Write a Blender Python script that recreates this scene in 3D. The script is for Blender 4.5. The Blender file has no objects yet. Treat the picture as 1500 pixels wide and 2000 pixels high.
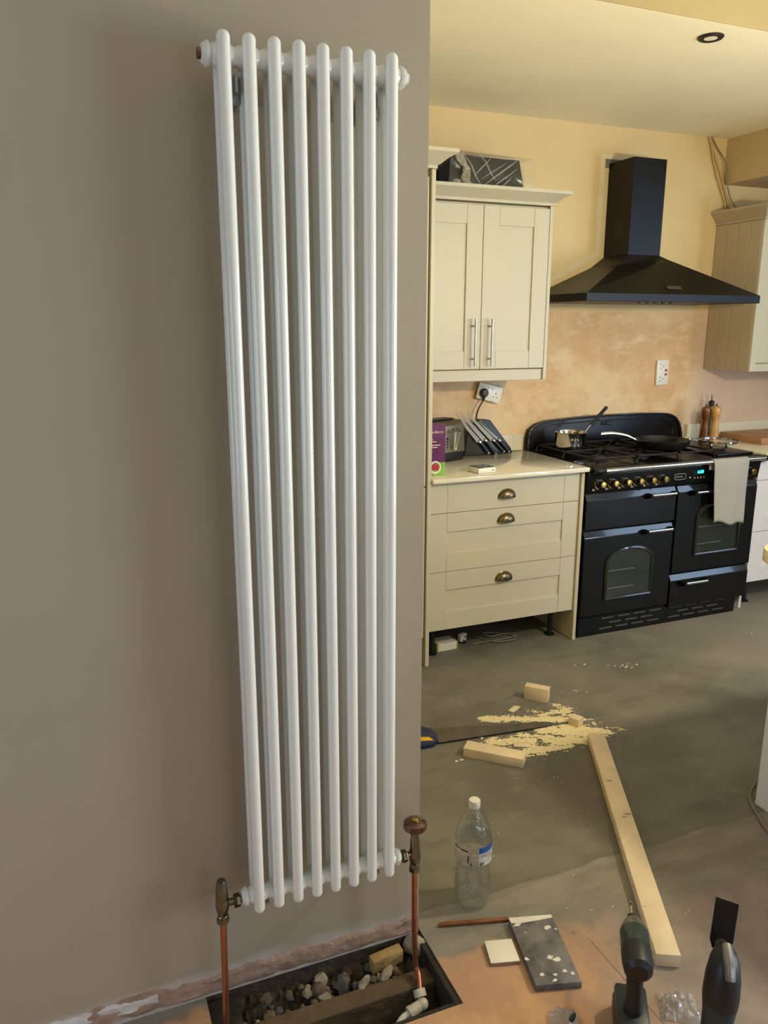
import bpy, bmesh, math, random
from mathutils import Vector, Matrix, noise
random.seed(7)
PI = math.pi
SC = bpy.context.scene
COL = SC.collection

# ------------------------------------------------------------------ camera
CAM_F, CAM_P, CAM_Y, CAM_R, CAM_H = 1527.83, 0.2347, 0.3840, 0.0009, 1.5883
cd = bpy.data.cameras.new('camera'); cam = bpy.data.objects.new('camera', cd); COL.objects.link(cam)
cd.sensor_fit = 'VERTICAL'; cd.sensor_height = 36.0; cd.lens = 36.0 * CAM_F / 2000.0
cd.clip_start = 0.02; cd.clip_end = 50
cam.location = (0, 0, CAM_H); cam.rotation_euler = (PI/2 - CAM_P, -CAM_R, -CAM_Y)
SC.camera = cam
_f = Vector((math.sin(CAM_Y)*math.cos(CAM_P), math.cos(CAM_Y)*math.cos(CAM_P), -math.sin(CAM_P)))
_r = Vector((math.cos(CAM_Y), -math.sin(CAM_Y), 0)); _u = _r.cross(_f)
def at(px, py, ax, val):
    """photo pixel -> world point on the plane ax = val"""
    d = _f + _r*((px-750)/CAM_F) - _u*((py-1000)/CAM_F)
    o = Vector((0, 0, CAM_H)); i = 'xyz'.index(ax)
    return o + d*((val-o[i])/d[i])

# ------------------------------------------------------------------ view, world, big lights
SC.view_settings.view_transform = 'Standard'; SC.view_settings.look = 'None'
SC.view_settings.gamma = 1.0; SC.view_settings.use_curve_mapping = False
SC.view_settings.exposure = 0.48
w = bpy.data.worlds.new('world'); SC.world = w; w.use_nodes = True
w.node_tree.nodes['Background'].inputs[0].default_value = (0.42, 0.55, 0.85, 1)
w.node_tree.nodes['Background'].inputs[1].default_value = 0.35
LAMP_POS = (2.46, 1.25, 1.80); LAMP_STRENGTH = 405.0; LAMP_COL = (1.0, 0.87, 0.57)
def area_light(name, loc, rot, sx, sy, power, col):
    l = bpy.data.lights.new(name, 'AREA'); l.shape = 'RECTANGLE'; l.size = sx; l.size_y = sy; l.energy = power; l.color = col
    o = bpy.data.objects.new(name, l); COL.objects.link(o); o.location = loc; o.rotation_euler = rot
    return o
# daylight entering through the patio door (near room) and the kitchen window, both in the right-hand wall
area_light('patio_daylight', (5.00, -0.95, 1.15), (0, PI/2, 0), 1.9, 1.7, 92, (0.74, 0.87, 1.0))
area_light('kitchen_daylight', (5.00, 1.10, 1.85), (0, PI/2, 0), 1.5, 1.3, 17, (0.50, 0.70, 1.0))

area_light('side_fill', (-2.16, 0.45, 1.40), (0, -PI/2, 0), 1.3, 1.1, 12, (0.70, 0.84, 1.0))  # unseen side light added to reach the island panel, sparing the radiator wall
area_light('rear_daylight', (1.6, -2.56, 1.5), (PI/2, 0, 0), 1.5, 1.3, 9, (0.72, 0.86, 1.0))
# ------------------------------------------------------------------ materials
def lin(c):
    return tuple((x/255/12.92 if x/255 <= 0.04045 else ((x/255+0.055)/1.055)**2.4) for x in c)
MATS = {}
def mat(name, rgb, rough=0.5, metal=0.0, var=0.06, scale=8.0, bump=0.0, bscale=60.0, spec=0.5, coat=0.0, emit=None, est=0.0):
    m = bpy.data.materials.new(name); m.use_nodes = True; nt = m.node_tree; b = nt.nodes['Principled BSDF']
    c = lin(rgb)
    tc = nt.nodes.new('ShaderNodeTexCoord'); n = nt.nodes.new('ShaderNodeTexNoise'); n.inputs['Scale'].default_value = scale; n.inputs['Detail'].default_value = 4
    nt.links.new(tc.outputs['Object'], n.inputs['Vector'])
    r = nt.nodes.new('ShaderNodeValToRGB'); r.color_ramp.elements[0].position = 0.3; r.color_ramp.elements[1].position = 0.7
    r.color_ramp.elements[0].color = tuple(max(0, x*(1-var)) for x in c)+(1,); r.color_ramp.elements[1].color = tuple(min(1, x*(1+var)) for x in c)+(1,)
    nt.links.new(n.outputs['Fac'], r.inputs['Fac']); nt.links.new(r.outputs['Color'], b.inputs['Base Color'])
    b.inputs['Roughness'].default_value = rough; b.inputs['Metallic'].default_value = metal; b.inputs['Specular IOR Level'].default_value = spec
    b.inputs['Coat Weight'].default_value = coat
    if bump:
        n2 = nt.nodes.new('ShaderNodeTexNoise'); n2.inputs['Scale'].default_value = bscale; n2.inputs['Detail'].default_value = 3
        nt.links.new(tc.outputs['Object'], n2.inputs['Vector'])
        bp = nt.nodes.new('ShaderNodeBump'); bp.inputs['Strength'].default_value = bump; bp.inputs['Distance'].default_value = 0.01
        nt.links.new(n2.outputs['Fac'], bp.inputs['Height']); nt.links.new(bp.outputs['Normal'], b.inputs['Normal'])
    if emit:
        b.inputs['Emission Color'].default_value = lin(emit)+(1,); b.inputs['Emission Strength'].default_value = est
    MATS[name] = m
    return m
def clear(name, rgb, alpha, rough=0.05, gloss=0.25, ripple=0.0, rscale=40):
    """thin clear sheet: mostly see-through, a little tint and a gloss that grows at grazing angles"""
    m = bpy.data.materials.new(name); m.use_nodes = True; nt = m.node_tree; nt.nodes.clear()
    out = nt.nodes.new('ShaderNodeOutputMaterial'); tr = nt.nodes.new('ShaderNodeBsdfTransparent'); gl = nt.nodes.new('ShaderNodeBsdfGlossy'); df = nt.nodes.new('ShaderNodeBsdfDiffuse')
    tr.inputs[0].default_value = (0.96, 0.97, 0.97, 1); gl.inputs['Roughness'].default_value = rough; df.inputs[0].default_value = lin(rgb)+(1,)
    mx = nt.nodes.new('ShaderNodeMixShader'); mx.inputs[0].default_value = alpha
    nt.links.new(tr.outputs[0], mx.inputs[1]); nt.links.new(df.outputs[0], mx.inputs[2])
    lw = nt.nodes.new('ShaderNodeLayerWeight'); lw.inputs[0].default_value = 0.5
    pw = nt.nodes.new('ShaderNodeMath'); pw.operation = 'POWER'; pw.inputs[1].default_value = 4.0; nt.links.new(lw.outputs['Facing'], pw.inputs[0])
    mu = nt.nodes.new('ShaderNodeMath'); mu.operation = 'MULTIPLY_ADD'; mu.inputs[1].default_value = 0.70; mu.inputs[2].default_value = gloss*0.08; mu.use_clamp = True
    nt.links.new(pw.outputs[0], mu.inputs[0])
    m2 = nt.nodes.new('ShaderNodeMixShader'); nt.links.new(mu.outputs[0], m2.inputs[0])
    nt.links.new(mx.outputs[0], m2.inputs[1]); nt.links.new(gl.outputs[0], m2.inputs[2]); nt.links.new(m2.outputs[0], out.inputs[0])
    if ripple:
        tc = nt.nodes.new('ShaderNodeTexCoord'); nz = nt.nodes.new('ShaderNodeTexNoise'); nz.inputs['Scale'].default_value = rscale; nz.inputs['Detail'].default_value = 2; nt.links.new(tc.outputs['Object'], nz.inputs['Vector'])
        bp = nt.nodes.new('ShaderNodeBump'); bp.inputs['Strength'].default_value = ripple; bp.inputs['Distance'].default_value = 0.01; nt.links.new(nz.outputs['Fac'], bp.inputs['Height'])
        nt.links.new(bp.outputs[0], gl.inputs['Normal']); nt.links.new(bp.outputs[0], lw.inputs['Normal'])
    MATS[name] = m
    return m
class NT:
    """tiny node helper for the layered surface materials"""
    def __init__(s, name, rough=0.6):
        s.m = bpy.data.materials.new(name); s.m.use_nodes = True; s.nt = s.m.node_tree; s.b = s.nt.nodes['Principled BSDF']; s.b.inputs['Roughness'].default_value = rough
        s.tc = s.nt.nodes.new('ShaderNodeTexCoord'); s.sep = s.nt.nodes.new('ShaderNodeSeparateXYZ'); s.L(s.tc.outputs['Object'], s.sep.inputs[0]); MATS[name] = s.m
        s.x, s.y, s.z = s.sep.outputs
    def L(s, a, b): s.nt.links.new(a, b)
    def noise(s, scale, detail=4, rough=0.55, stretch=None):
        n = s.nt.nodes.new('ShaderNodeTexNoise'); n.inputs['Scale'].default_value = scale; n.inputs['Detail'].default_value = detail; n.inputs['Roughness'].default_value = rough
        if stretch:
            mp = s.nt.nodes.new('ShaderNodeMapping'); mp.inputs['Scale'].default_value = stretch; s.L(s.tc.outputs['Object'], mp.inputs[0]); s.L(mp.outputs[0], n.inputs['Vector'])
        else: s.L(s.tc.outputs['Object'], n.inputs['Vector'])
        return n.outputs['Fac']
    def math(s, op, a, b=None, c=None, clamp=False):
        n = s.nt.nodes.new('ShaderNodeMath'); n.operation = op; n.use_clamp = clamp
        for i, v in enumerate((a, b, c)):
            if v is None: continue
            if isinstance(v, (int, float)): n.inputs[i].default_value = v
            else: s.L(v, n.inputs[i])
        return n.outputs[0]
    def step(s, v, a, b):
        n = s.nt.nodes.new('ShaderNodeMapRange'); n.interpolation_type = 'SMOOTHSTEP'; s.L(v, n.inputs[0]); n.inputs[1].default_value = a; n.inputs[2].default_value = b; n.clamp = True
        return n.outputs[0]
    def mix(s, f, a, b):
        n = s.nt.nodes.new('ShaderNodeMix'); n.data_type = 'RGBA'
        if isinstance(f, (int, float)): n.inputs[0].default_value = f
        else: s.L(f, n.inputs[0])
        for i, v in ((6, a), (7, b)):
            if isinstance(v, tuple): n.inputs[i].default_value = lin(v)+(1,)
            else: s.L(v, n.inputs[i])
        return n.outputs[2]
    def done(s, col, bump=None, strength=0.2, dist=0.01):
        s.L(col, s.b.inputs['Base Color'])
        if bump is not None:
            bp = s.nt.nodes.new('ShaderNodeBump'); bp.inputs['Strength'].default_value = strength; bp.inputs['Distance'].default_value = dist; s.L(bump, bp.inputs['Height']); s.L(bp.outputs[0], s.b.inputs['Normal'])
        return s.m

# --- room surfaces
def m_floor():
    n = NT('floor_screed', 0.62); n.b.inputs['Specular IOR Level'].default_value = 0.35
    big = n.noise(1.6, 6, 0.6); mid = n.noise(7, 6, 0.65); fine = n.noise(60, 4); streak = n.noise(3, 5, 0.6, (1, 3.5, 1))
    scr = n.mix(n.step(big, 0.35, 0.68), (102, 98, 88), (128, 124, 112))
    scr = n.mix(n.math('MULTIPLY', n.step(mid, 0.5, 0.75), 0.5), scr, (140, 136, 124))
    scr = n.mix(n.math('MULTIPLY', n.step(streak, 0.52, 0.72), 0.45), scr, (88, 84, 75))
    dusty = n.math('MULTIPLY', n.step(n.math('ADD', n.x, n.math('MULTIPLY', big, 1.2)), 2.9, 3.6), n.step(n.math('ADD', n.y, n.math('MULTIPLY', mid, 0.4)), 2.5, 2.9))
    scr = n.mix(n.math('MULTIPLY', dusty, 0.55), scr, (164, 156, 142))
    # grey slab where the old wall stood
    wob = n.math('MULTIPLY_ADD', mid, 0.10, n.y)
    slab = n.mix(n.step(streak, 0.35, 0.7), (122, 116, 106), (144, 138, 127))
    line = n.math('ADD', n.y, n.math('MULTIPLY', n.noise(5, 4), 0.05))
    c = n.mix(n.step(line, 1.700, 1.712), slab, scr)
    crack = n.math('MULTIPLY', n.step(line, 1.696, 1.703), n.math('SUBTRACT', 1.0, n.step(line, 1.706, 1.713)))
    c = n.mix(n.math('MULTIPLY', crack, 0.35), c, (82, 75, 62))
    # brown board with adhesive near the wall
    brd = n.mix(n.step(n.noise(9, 6, 0.65, (1, 0.5, 1)), 0.38, 0.66), (204, 160, 120), (178, 136, 102))
    brd = n.mix(n.step(big, 0.48, 0.7), brd, (176, 144, 120))
    greyb = n.mix(n.step(mid, 0.4, 0.65), (148, 134, 127), (132, 120, 116))
    brd = n.mix(n.step(n.math('ADD', n.x, n.math('MULTIPLY', big, 0.5)), 1.22, 1.55), brd, greyb)
    edge = n.math('ADD', n.math('ADD', n.y, n.math('MULTIPLY', n.x, 0.10)), n.math('MULTIPLY_ADD', n.noise(4, 6, 0.6), 0.26, -0.13))
    c = n.mix(n.step(edge, 1.585, 1.625), brd, c)
    sa, sb_ = at(1150, 1832, 'z', 0), at(1298, 2000, 'z', 0); dn = Vector((-(sb_-sa).y, (sb_-sa).x)).normalized()
    dist = n.math('ABSOLUTE', n.math('ADD', n.math('ADD', n.math('MULTIPLY', n.x, dn.x), n.math('MULTIPLY', n.y, dn.y)), -(sa.x*dn.x+sa.y*dn.y)))
    seam = n.math('MULTIPLY', n.math('SUBTRACT', 1.0, n.step(dist, 0.0006, 0.0022)), n.math('SUBTRACT', 1.0, n.step(n.y, sa.y-0.02, sa.y+0.01)))
    c = n.mix(n.math('MULTIPLY', seam, 0.7), c, (74, 54, 40))
    spots = n.step(n.noise(38, 2), 0.72, 0.76)
    c = n.mix(n.math('MULTIPLY', spots, 0.7), c, (70, 58, 44))
    dust = n.step(n.noise(22, 3, 0.7), 0.70, 0.8)
    c = n.mix(n.math('MULTIPLY', dust, 0.45), c, (196, 188, 170))
    return n.done(c, n.math('ADD', mid, n.math('MULTIPLY', fine, 0.3)), 0.25, 0.006)
def m_wall_back():
    n = NT('kitchen_wall', 0.75); n.b.inputs['Specular IOR Level'].default_value = 0.2
    paint = n.mix(n.step(n.noise(2.0, 3), 0.3, 0.7), (222, 198, 148), (228, 205, 156))
    a = n.noise(2.6, 7, 0.68); b = n.noise(5.5, 6, 0.7, (1, 1, 2.2)); cck = n.noise(11, 7, 0.75)
    pl = n.mix(n.step(a, 0.40, 0.64), (220, 180, 136), (236, 207, 166))
    pl = n.mix(n.math('MULTIPLY', n.step(b, 0.50, 0.68), 0.75), pl, (240, 216, 180))
    pl = n.mix(n.math('MULTIPLY', n.step(cck, 0.60, 0.75), 0.45), pl, (206, 158, 114))
    # paler pink plaster to the right of the cooker
    pl = n.mix(n.math('MULTIPLY', n.step(n.x, 3.42, 3.62), 0.7), pl, (214, 190, 176))
    zz = n.math('ADD', n.z, n.math('MULTIPLY_ADD', n.noise(9, 4), 0.05, -0.025))
    c = n.mix(n.step(zz, 1.655, 1.675), pl, paint)
    return n.done(c, n.math('ADD', b, cck), 0.25, 0.005)
def m_wall_left():
    n = NT('taupe_wall', 0.7); n.b.inputs['Specular IOR Level'].default_value = 0.25
    c = n.mix(n.step(n.noise(1.5, 3), 0.3, 0.7), (170, 159, 141), (175, 164, 146))
    # bare white filler and grime just above the missing skirting
    ed = n.math('ADD', n.z, n.math('MULTIPLY_ADD', n.noise(7, 6, 0.65, (1, 1, 3)), 0.10, -0.05))
    c = n.mix(n.math('MULTIPLY', n.math('SUBTRACT', 1.0, n.step(ed, 0.05, 0.085)), 0.8), c, (198, 190, 186))
    return n.done(c, n.noise(90, 3), 0.06, 0.004)
m_floor(); m_wall_back(); m_wall_left()
mat('ceiling_white', (246, 238, 214), 0.8, var=0.025, scale=2.5, spec=0.2)
mat('magnolia', (226, 205, 160), 0.75, var=0.02, spec=0.2)
mat('soffit_taupe', (196, 176, 138), 0.75, var=0.02, spec=0.2)
mat('step_face_shaded', (176, 158, 116), 0.75, var=0.02, spec=0.2)  # wall paint darkened to stand in for weaker lamp light on the step
mat('grey_wall', (122, 116, 107), 0.8, var=0.02, spec=0.2)  # mid-grey, darkened so the unseen room walls bounce less light
mat('bare_plaster', (168, 140, 124), 0.85, var=0.22, scale=26, bump=0.8, bscale=34)
mat('filler_white', (208, 204, 202), 0.85, var=0.08, scale=30, bump=0.3)
mat('cut_in_paint', (226, 212, 180), 0.8, var=0.05, scale=20)
# --- objects
mat('radiator_white', (236, 238, 234), 0.22, var=0.01, coat=0.3)
mat('radiator_plug', (228, 230, 226), 0.35, var=0.02)
mat('bracket_grey', (158, 160, 156), 0.4, metal=0.6)
mat('antique_brass', (120, 104, 80), 0.28, metal=0.95, var=0.15, scale=40)
mat('pewter', (122, 123, 112), 0.25, metal=0.95, var=0.12, scale=40)
mat('varnished_walnut', (74, 36, 22), 0.15, var=0.3, scale=30, coat=0.8)
mat('copper', (176, 116, 90), 0.36, metal=0.8, var=0.18, scale=30)
mat('white_plastic', (232, 228, 218), 0.35, var=0.02)
mat('cream_plastic', (206, 198, 178), 0.4, var=0.05)
mat('cabinet_cream', (200, 193, 170), 0.42, var=0.012, scale=3)
mat('cabinet_edge', (196, 186, 158), 0.5, var=0.02)
mat('cabinet_white', (226, 222, 222), 0.4, var=0.01)
mat('board_taupe', (184, 170, 146), 0.5, var=0.02)
mat('dark_gap', (40, 33, 25), 0.8)
mat('worktop_white', (232, 226, 204), 0.12, var=0.015, scale=60, coat=0.4)
mat('island_top', (228, 216, 176), 0.2, var=0.02)
mat('island_panel', (224, 224, 230), 0.4, var=0.01)
mat('brushed_steel', (196, 190, 178), 0.25, metal=1.0, var=0.08, scale=50)
mat('chrome', (224, 222, 218), 0.08, metal=1.0, var=0.02)
mat('steel_pan', (200, 196, 188), 0.12, metal=1.0, var=0.04)
mat('cooker_black', (13, 12, 10), 0.38, var=0.1, spec=0.25)
mat('cooker_bevel', (34, 36, 42), 0.14, var=0.05, coat=0.7)  # cooker black lightened to blue-grey, sky sheen put into the bevel colour
mat('enamel_black', (11, 10, 9), 0.3, var=0.1, spec=0.3)
mat('cast_iron', (26, 25, 24), 0.5, var=0.2)
mat('brass', (190, 160, 92), 0.2, metal=1.0, var=0.08)
mat('slot_grey', (92, 90, 86), 0.35, metal=0.5)
mat('oven_inside', (74, 80, 62), 0.6)
mat('rack_steel', (214, 214, 208), 0.35, metal=0.6)
mat('badge_silver', (170, 166, 158), 0.3, metal=0.8)
mat('print_pale', (150, 140, 118), 0.5)
mat('display_cyan', (40, 230, 235), 0.3, emit=(40, 225, 232), est=2.0)
mat('hood_black', (14, 13, 11), 0.42, var=0.08, spec=0.3)
mat('hood_glossy', (11, 10, 8), 0.34, var=0.05, spec=0.25)
mat('nonstick', (24, 24, 25), 0.3, var=0.05)
mat('handle_black', (16, 16, 16), 0.35)
mat('mill_dark', (112, 62, 26), 0.25, var=0.25, scale=20, coat=0.4)
mat('mill_light', (206, 156, 96), 0.3, var=0.15, scale=20, coat=0.3)
mat('olive_glass', (60, 92, 20), 0.08, var=0.05, coat=0.5)
mat('oak_board', (172, 128, 92), 0.5, var=0.18, scale=14, bump=0.15)
mat('socket_white', (240, 236, 222), 0.3, var=0.01)
mat('panel_black', (14, 13, 12), 0.6, spec=0.2)
mat('black_plastic', (20, 20, 20), 0.4)
mat('device_dark', (46, 50, 46), 0.2)
mat('purple_card', (96, 24, 84), 0.35, var=0.25, scale=10)
mat('green_card', (132, 178, 62), 0.4, var=0.2, scale=30)
mat('red_print', (170, 30, 34), 0.4, var=0.2, scale=40)
mat('white_print', (238, 226, 222), 0.5)
mat('pink_print', (246, 200, 190), 0.5)
mat('toaster_steel', (166, 154, 132), 0.38, metal=0.9, var=0.06)
mat('knife_steel', (120, 112, 98), 0.35, metal=1.0, var=0.06)
mat('softwood', (222, 202, 168), 0.6, var=0.10, scale=10, bump=0.1)
mat('softwood_end', (212, 196, 172), 0.7, var=0.08, scale=30)
mat('wood_knot', (182, 146, 106), 0.6, var=0.2)
mat('sawdust', (240, 224, 178), 0.95, var=0.10, scale=90, bump=0.6, bscale=300, spec=0.1)
mat('saw_steel', (112, 104, 92), 0.42, metal=0.75, var=0.2, scale=14)
mat('saw_navy', (32, 42, 76), 0.45)
mat('saw_yellow', (236, 178, 48), 0.45)
mat('tooth_black', (26, 22, 20), 0.5)
mat('slate_grey', (106, 102, 100), 0.6, var=0.5, scale=22, bump=0.5, bscale=40)
mat('paint_white', (226, 218, 204), 0.7, var=0.08, scale=30, bump=0.3)
mat('tile_glaze', (238, 232, 216), 0.18, var=0.02, coat=0.4)
mat('tile_body', (150, 120, 96), 0.8)
mat('dark_stick', (122, 74, 40), 0.5, var=0.3, scale=40)
mat('tool_teal', (14, 50, 56), 0.35, var=0.08)
mat('tool_case', (34, 54, 48), 0.25, var=0.1, coat=0.3)
mat('tool_foot', (26, 40, 48), 0.4, var=0.08)
mat('tool_black', (26, 26, 28), 0.45, var=0.1)
mat('tool_grey', (150, 146, 140), 0.3, metal=0.8)
mat('tool_blade', (34, 32, 32), 0.55, metal=0.4, var=0.25, scale=30)
mat('joist_wood', (98, 80, 58), 0.85, var=0.3, scale=14, bump=0.7, bscale=30)
mat('joist_dark', (46, 40, 34), 0.9, var=0.35, scale=30, bump=0.8, bscale=40)
mat('earth', (70, 58, 44), 0.95, var=0.4, scale=40, bump=1.0, bscale=60)
mat('stone', (112, 96, 76), 0.9, var=0.25, scale=30, bump=0.6)
mat('stone_grey', (92, 88, 82), 0.9, var=0.25, scale=30, bump=0.6)
mat('stone_pale', (160, 148, 128), 0.9, var=0.2, scale=40, bump=0.6)
mat('brick_yellow', (168, 140, 88), 0.9, var=0.2, scale=30, bump=0.5)
mat('cable_grey', (132, 122, 104), 0.6)
mat('cable_wire', (196, 170, 112), 0.6)
mat('crumb', (226, 214, 190), 0.9)
mat('pack_white', (226, 220, 202), 0.6, var=0.03)
mat('pack_green', (160, 166, 50), 0.6)
mat('lamp_bulb', (255, 235, 200), 0.3, emit=(255, 225, 180), est=1.0)
b_ = MATS['lamp_bulb'].node_tree.nodes['Principled BSDF']; b_.inputs['Emission Color'].default_value = LAMP_COL+(1,); b_.inputs['Emission Strength'].default_value = LAMP_STRENGTH
mat('lamp_diffuser', (232, 222, 208), 0.4)
mat('label_blue', (26, 92, 176), 0.4)
mat('label_white', (216, 214, 214), 0.5, var=0.04, scale=60)
clear('pet_plastic', (200, 214, 216), 0.025, 0.03, 1.6, 0.55, 45)
clear('water', (190, 204, 200), 0.02, 0.03, 1.2, 0.9, 55)
clear('label_clear', (214, 204, 188), 0.36, 0.3, 0.2)
clear('label_blue_back', (60, 110, 140), 0.42, 0.3, 0.2)
clear('poly_film', (222, 214, 196), 0.06, 0.25, 0.5)
clear('film_white', (226, 216, 196), 0.28, 0.3, 0.6)
clear('poly_bag', (226, 222, 220), 0.35, 0.12, 1.2)
clear('oven_glass', (12, 16, 12), 0.22, 0.06, 0.6)
clear('lid_glass', (180, 180, 170), 0.08, 0.03, 0.5)
clear('window_glass', (210, 220, 230), 0.02, 0.02, 0.3)
def m_towel():
    n = NT('towel_waffle', 0.95); n.b.inputs['Specular IOR Level'].default_value = 0.05
    def wv(axis, sc):
        w_ = n.nt.nodes.new('ShaderNodeTexWave'); w_.bands_direction = axis; w_.inputs['Scale'].default_value = sc; w_.inputs['Distortion'].default_value = 0.6; w_.inputs['Detail'].default_value = 1
        n.L(n.tc.outputs['Object'], w_.inputs['Vector']); return w_.outputs['Fac']
    g = n.math('MULTIPLY', wv('X', 36), wv('Z', 36))
    c = n.mix(g, (158, 153, 144), (205, 200, 191))
    return n.done(c, g, 0.3, 0.003)
m_towel()

# ------------------------------------------------------------------ mesh helpers
def box(bm, x0, x1, y0, y1, z0, z1, bev=0.0, seg=1):
    v = [bm.verts.new((x, y, z)) for z in (z0, z1) for y in (y0, y1) for x in (x0, x1)]
    fs = [bm.faces.new([v[i] for i in q]) for q in ((0, 2, 3, 1), (4, 5, 7, 6), (0, 1, 5, 4), (2, 6, 7, 3), (0, 4, 6, 2), (1, 3, 7, 5))]
    if bev:
        es = list({e for f in fs for e in f.edges})
        bmesh.ops.bevel(bm, geom=es, offset=bev, segments=seg, affect='EDGES', profile=0.5)
    return v
def BM(): return bmesh.new()
def cyl(bm, p0, p1, r0, r1=None, seg=16, caps=True):
    r1 = r0 if r1 is None else r1
    return tube(bm, [p0, p1], [r0, r1], seg, caps)
def tube(bm, pts, rad, seg=10, caps=True):
    pts = [Vector(p) for p in pts]; n = len(pts)
    if isinstance(rad, (int, float)): rad = [rad]*n
    T = [((pts[min(i+1, n-1)]-pts[max(i-1, 0)]).normalized()) for i in range(n)]
    up = Vector((0, 0, 1)) if abs(T[0].z) < 0.9 else Vector((0, 1, 0))
    N = (up - T[0]*up.dot(T[0])).normalized(); rings = []
    for i in range(n):
        N = (N - T[i]*N.dot(T[i])).normalized(); B = T[i].cross(N)
        rings.append([bm.verts.new(pts[i] + (N*math.cos(2*PI*k/seg) + B*math.sin(2*PI*k/seg))*rad[i]) for k in range(seg)])
    for a, b in zip(rings, rings[1:]):
        for k in range(seg): bm.faces.new((a[k], a[(k+1) % seg], b[(k+1) % seg], b[k]))
    if caps:
        bm.faces.new(rings[0][::-1]); bm.faces.new(rings[-1])
    return rings
def spline(pts, n=8):
    """Catmull-Rom through the points"""
    P = [Vector(p) for p in pts]; P = [P[0]*2-P[1]] + P + [P[-1]*2-P[-2]]; out = []
    for i in range(1, len(P)-2):
        for k in range(n):
            t = k/n; a, b, c, d = P[i-1:i+3]
            out.append(0.5*((2*b)+(c-a)*t+(2*a-5*b+4*c-d)*t*t+(3*b-a-3*c+d)*t**3))
    out.append(P[-2]); return out
def lathe(bm, prof, seg=24, c=(0, 0, 0), axis='z'):
    c = Vector(c); rings = []
    for r, z in prof:
        ring = []
        for k in range(seg):
            a = 2*PI*k/seg; x, y = r*math.cos(a), r*math.sin(a)
            p = {'z': (x, y, z), 'x': (z, x, y), 'y': (x, z, -y)}[axis]
            ring.append(bm.verts.new(c+Vector(p)))
        rings.append(ring)
    for a, b in zip(rings, rings[1:]):
        for k in range(seg): bm.faces.new((a[k], a[(k+1) % seg], b[(k+1) % seg], b[k]))
    if prof[0][0] > 1e-5: bm.faces.new(rings[0][::-1])
    if prof[-1][0] > 1e-5: bm.faces.new(rings[-1])
    bmesh.ops.remove_doubles(bm, verts=bm.verts[:], dist=1e-6)
def prism(bm, poly, d, bev=0.0):
    """closed polygon of 3-D points pushed along d"""
    d = Vector(d); a = [bm.verts.new(p) for p in poly]; b = [bm.verts.new(Vector(p)+d) for p in poly]; n = len(a)
    fs = [bm.faces.new(a[::-1]), bm.faces.new(b)]
    fs += [bm.faces.new((a[i], a[(i+1) % n], b[(i+1) % n], b[i])) for i in range(n)]
    if bev: bmesh.ops.bevel(bm, geom=list({e for f in fs for e in f.edges}), offset=bev, segments=2, affect='EDGES', profile=0.5)
def ell(bm, c, rx, ry, rz, u=16, v=10):
    m = Matrix.Translation(c) @ Matrix.Diagonal((rx, ry, rz, 1))
    bmesh.ops.create_uvsphere(bm, u_segments=u, v_segments=v, radius=1, matrix=m)
def wloc(p):
    v = Vector((0, 0, 0))
    while p is not None:
        v += p.location; p = p.parent
    return v
def obj(name, bm, m, parent=None, smooth=None, local=False, edge=35):
    """one mesh object. bm is in world coordinates (local=True: already in the parent's frame)"""
    bmesh.ops.recalc_face_normals(bm, faces=bm.faces[:])
    me = bpy.data.meshes.new(name); o = bpy.data.objects.new(name, me)
    loc = Vector((0, 0, 0))
    if parent is not None:
        if not local: bmesh.ops.translate(bm, vec=-wloc(parent), verts=bm.verts[:])
    elif not local:
        lo = Vector([min(v.co[i] for v in bm.verts) for i in range(3)]); hi = Vector([max(v.co[i] for v in bm.verts) for i in range(3)])
        if name.split('_')[0] not in ('wall', 'floor', 'ceiling', 'trim'):
            loc = Vector(((lo.x+hi.x)/2, (lo.y+hi.y)/2, lo.z)); bmesh.ops.translate(bm, vec=-loc, verts=bm.verts[:])
    bm.to_mesh(me); bm.free()
    me.materials.append(MATS[m] if isinstance(m, str) else m)
    if smooth is not False:
        me.shade_smooth()
        try: me.set_sharp_from_angle(angle=math.radians(edge))
        except Exception: pass
    COL.objects.link(o); o.location = loc; o.parent = parent
    return o
def tag(o, label, cat, group=None, kind=None):
    o['label'] = label; o['category'] = cat
    if group: o['group'] = group
    if kind: o['kind'] = kind
    return o
def thing(name, label, cat, loc=(0, 0, 0), rot=(0, 0, 0), group=None):
    o = bpy.data.objects.new(name, None); COL.objects.link(o); o.location = loc; o.rotation_euler = rot
    o.empty_display_size = 0.05
    return tag(o, label, cat, group)
def struct(name, bm, m, label=None, smooth=False):
    o = obj(name, bm, m, smooth=smooth); o['kind'] = 'structure'
    if label: o['label'] = label
    return o
def text(name, s, size, parent, m, p, xdir, zdir, depth=0.0006):
    """flat lettering built as mesh; p = lower left corner (world or parent frame when the parent turns)"""
    c = bpy.data.curves.new('lettering', 'FONT'); c.body = s; c.size = size; c.extrude = depth
    t = bpy.data.objects.new('lettering', c); COL.objects.link(t)
    me = bpy.data.meshes.new_from_object(t.evaluated_get(bpy.context.evaluated_depsgraph_get()))
    bpy.data.objects.remove(t); bpy.data.curves.remove(c)
    me.materials.clear(); me.materials.append(MATS[m])
    X = Vector(xdir).normalized(); Z = Vector(zdir).normalized(); Y = X.cross(Z)
    M = Matrix((X, Z, Y)).transposed().to_4x4(); M.translation = Vector(p)
    me.transform(M)
    o = bpy.data.objects.new(name, me); COL.objects.link(o); o.parent = parent
    return o
def clone(o, parent, loc):
    c = o.copy(); COL.objects.link(c); c.parent = parent; c.location = loc; return c

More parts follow.
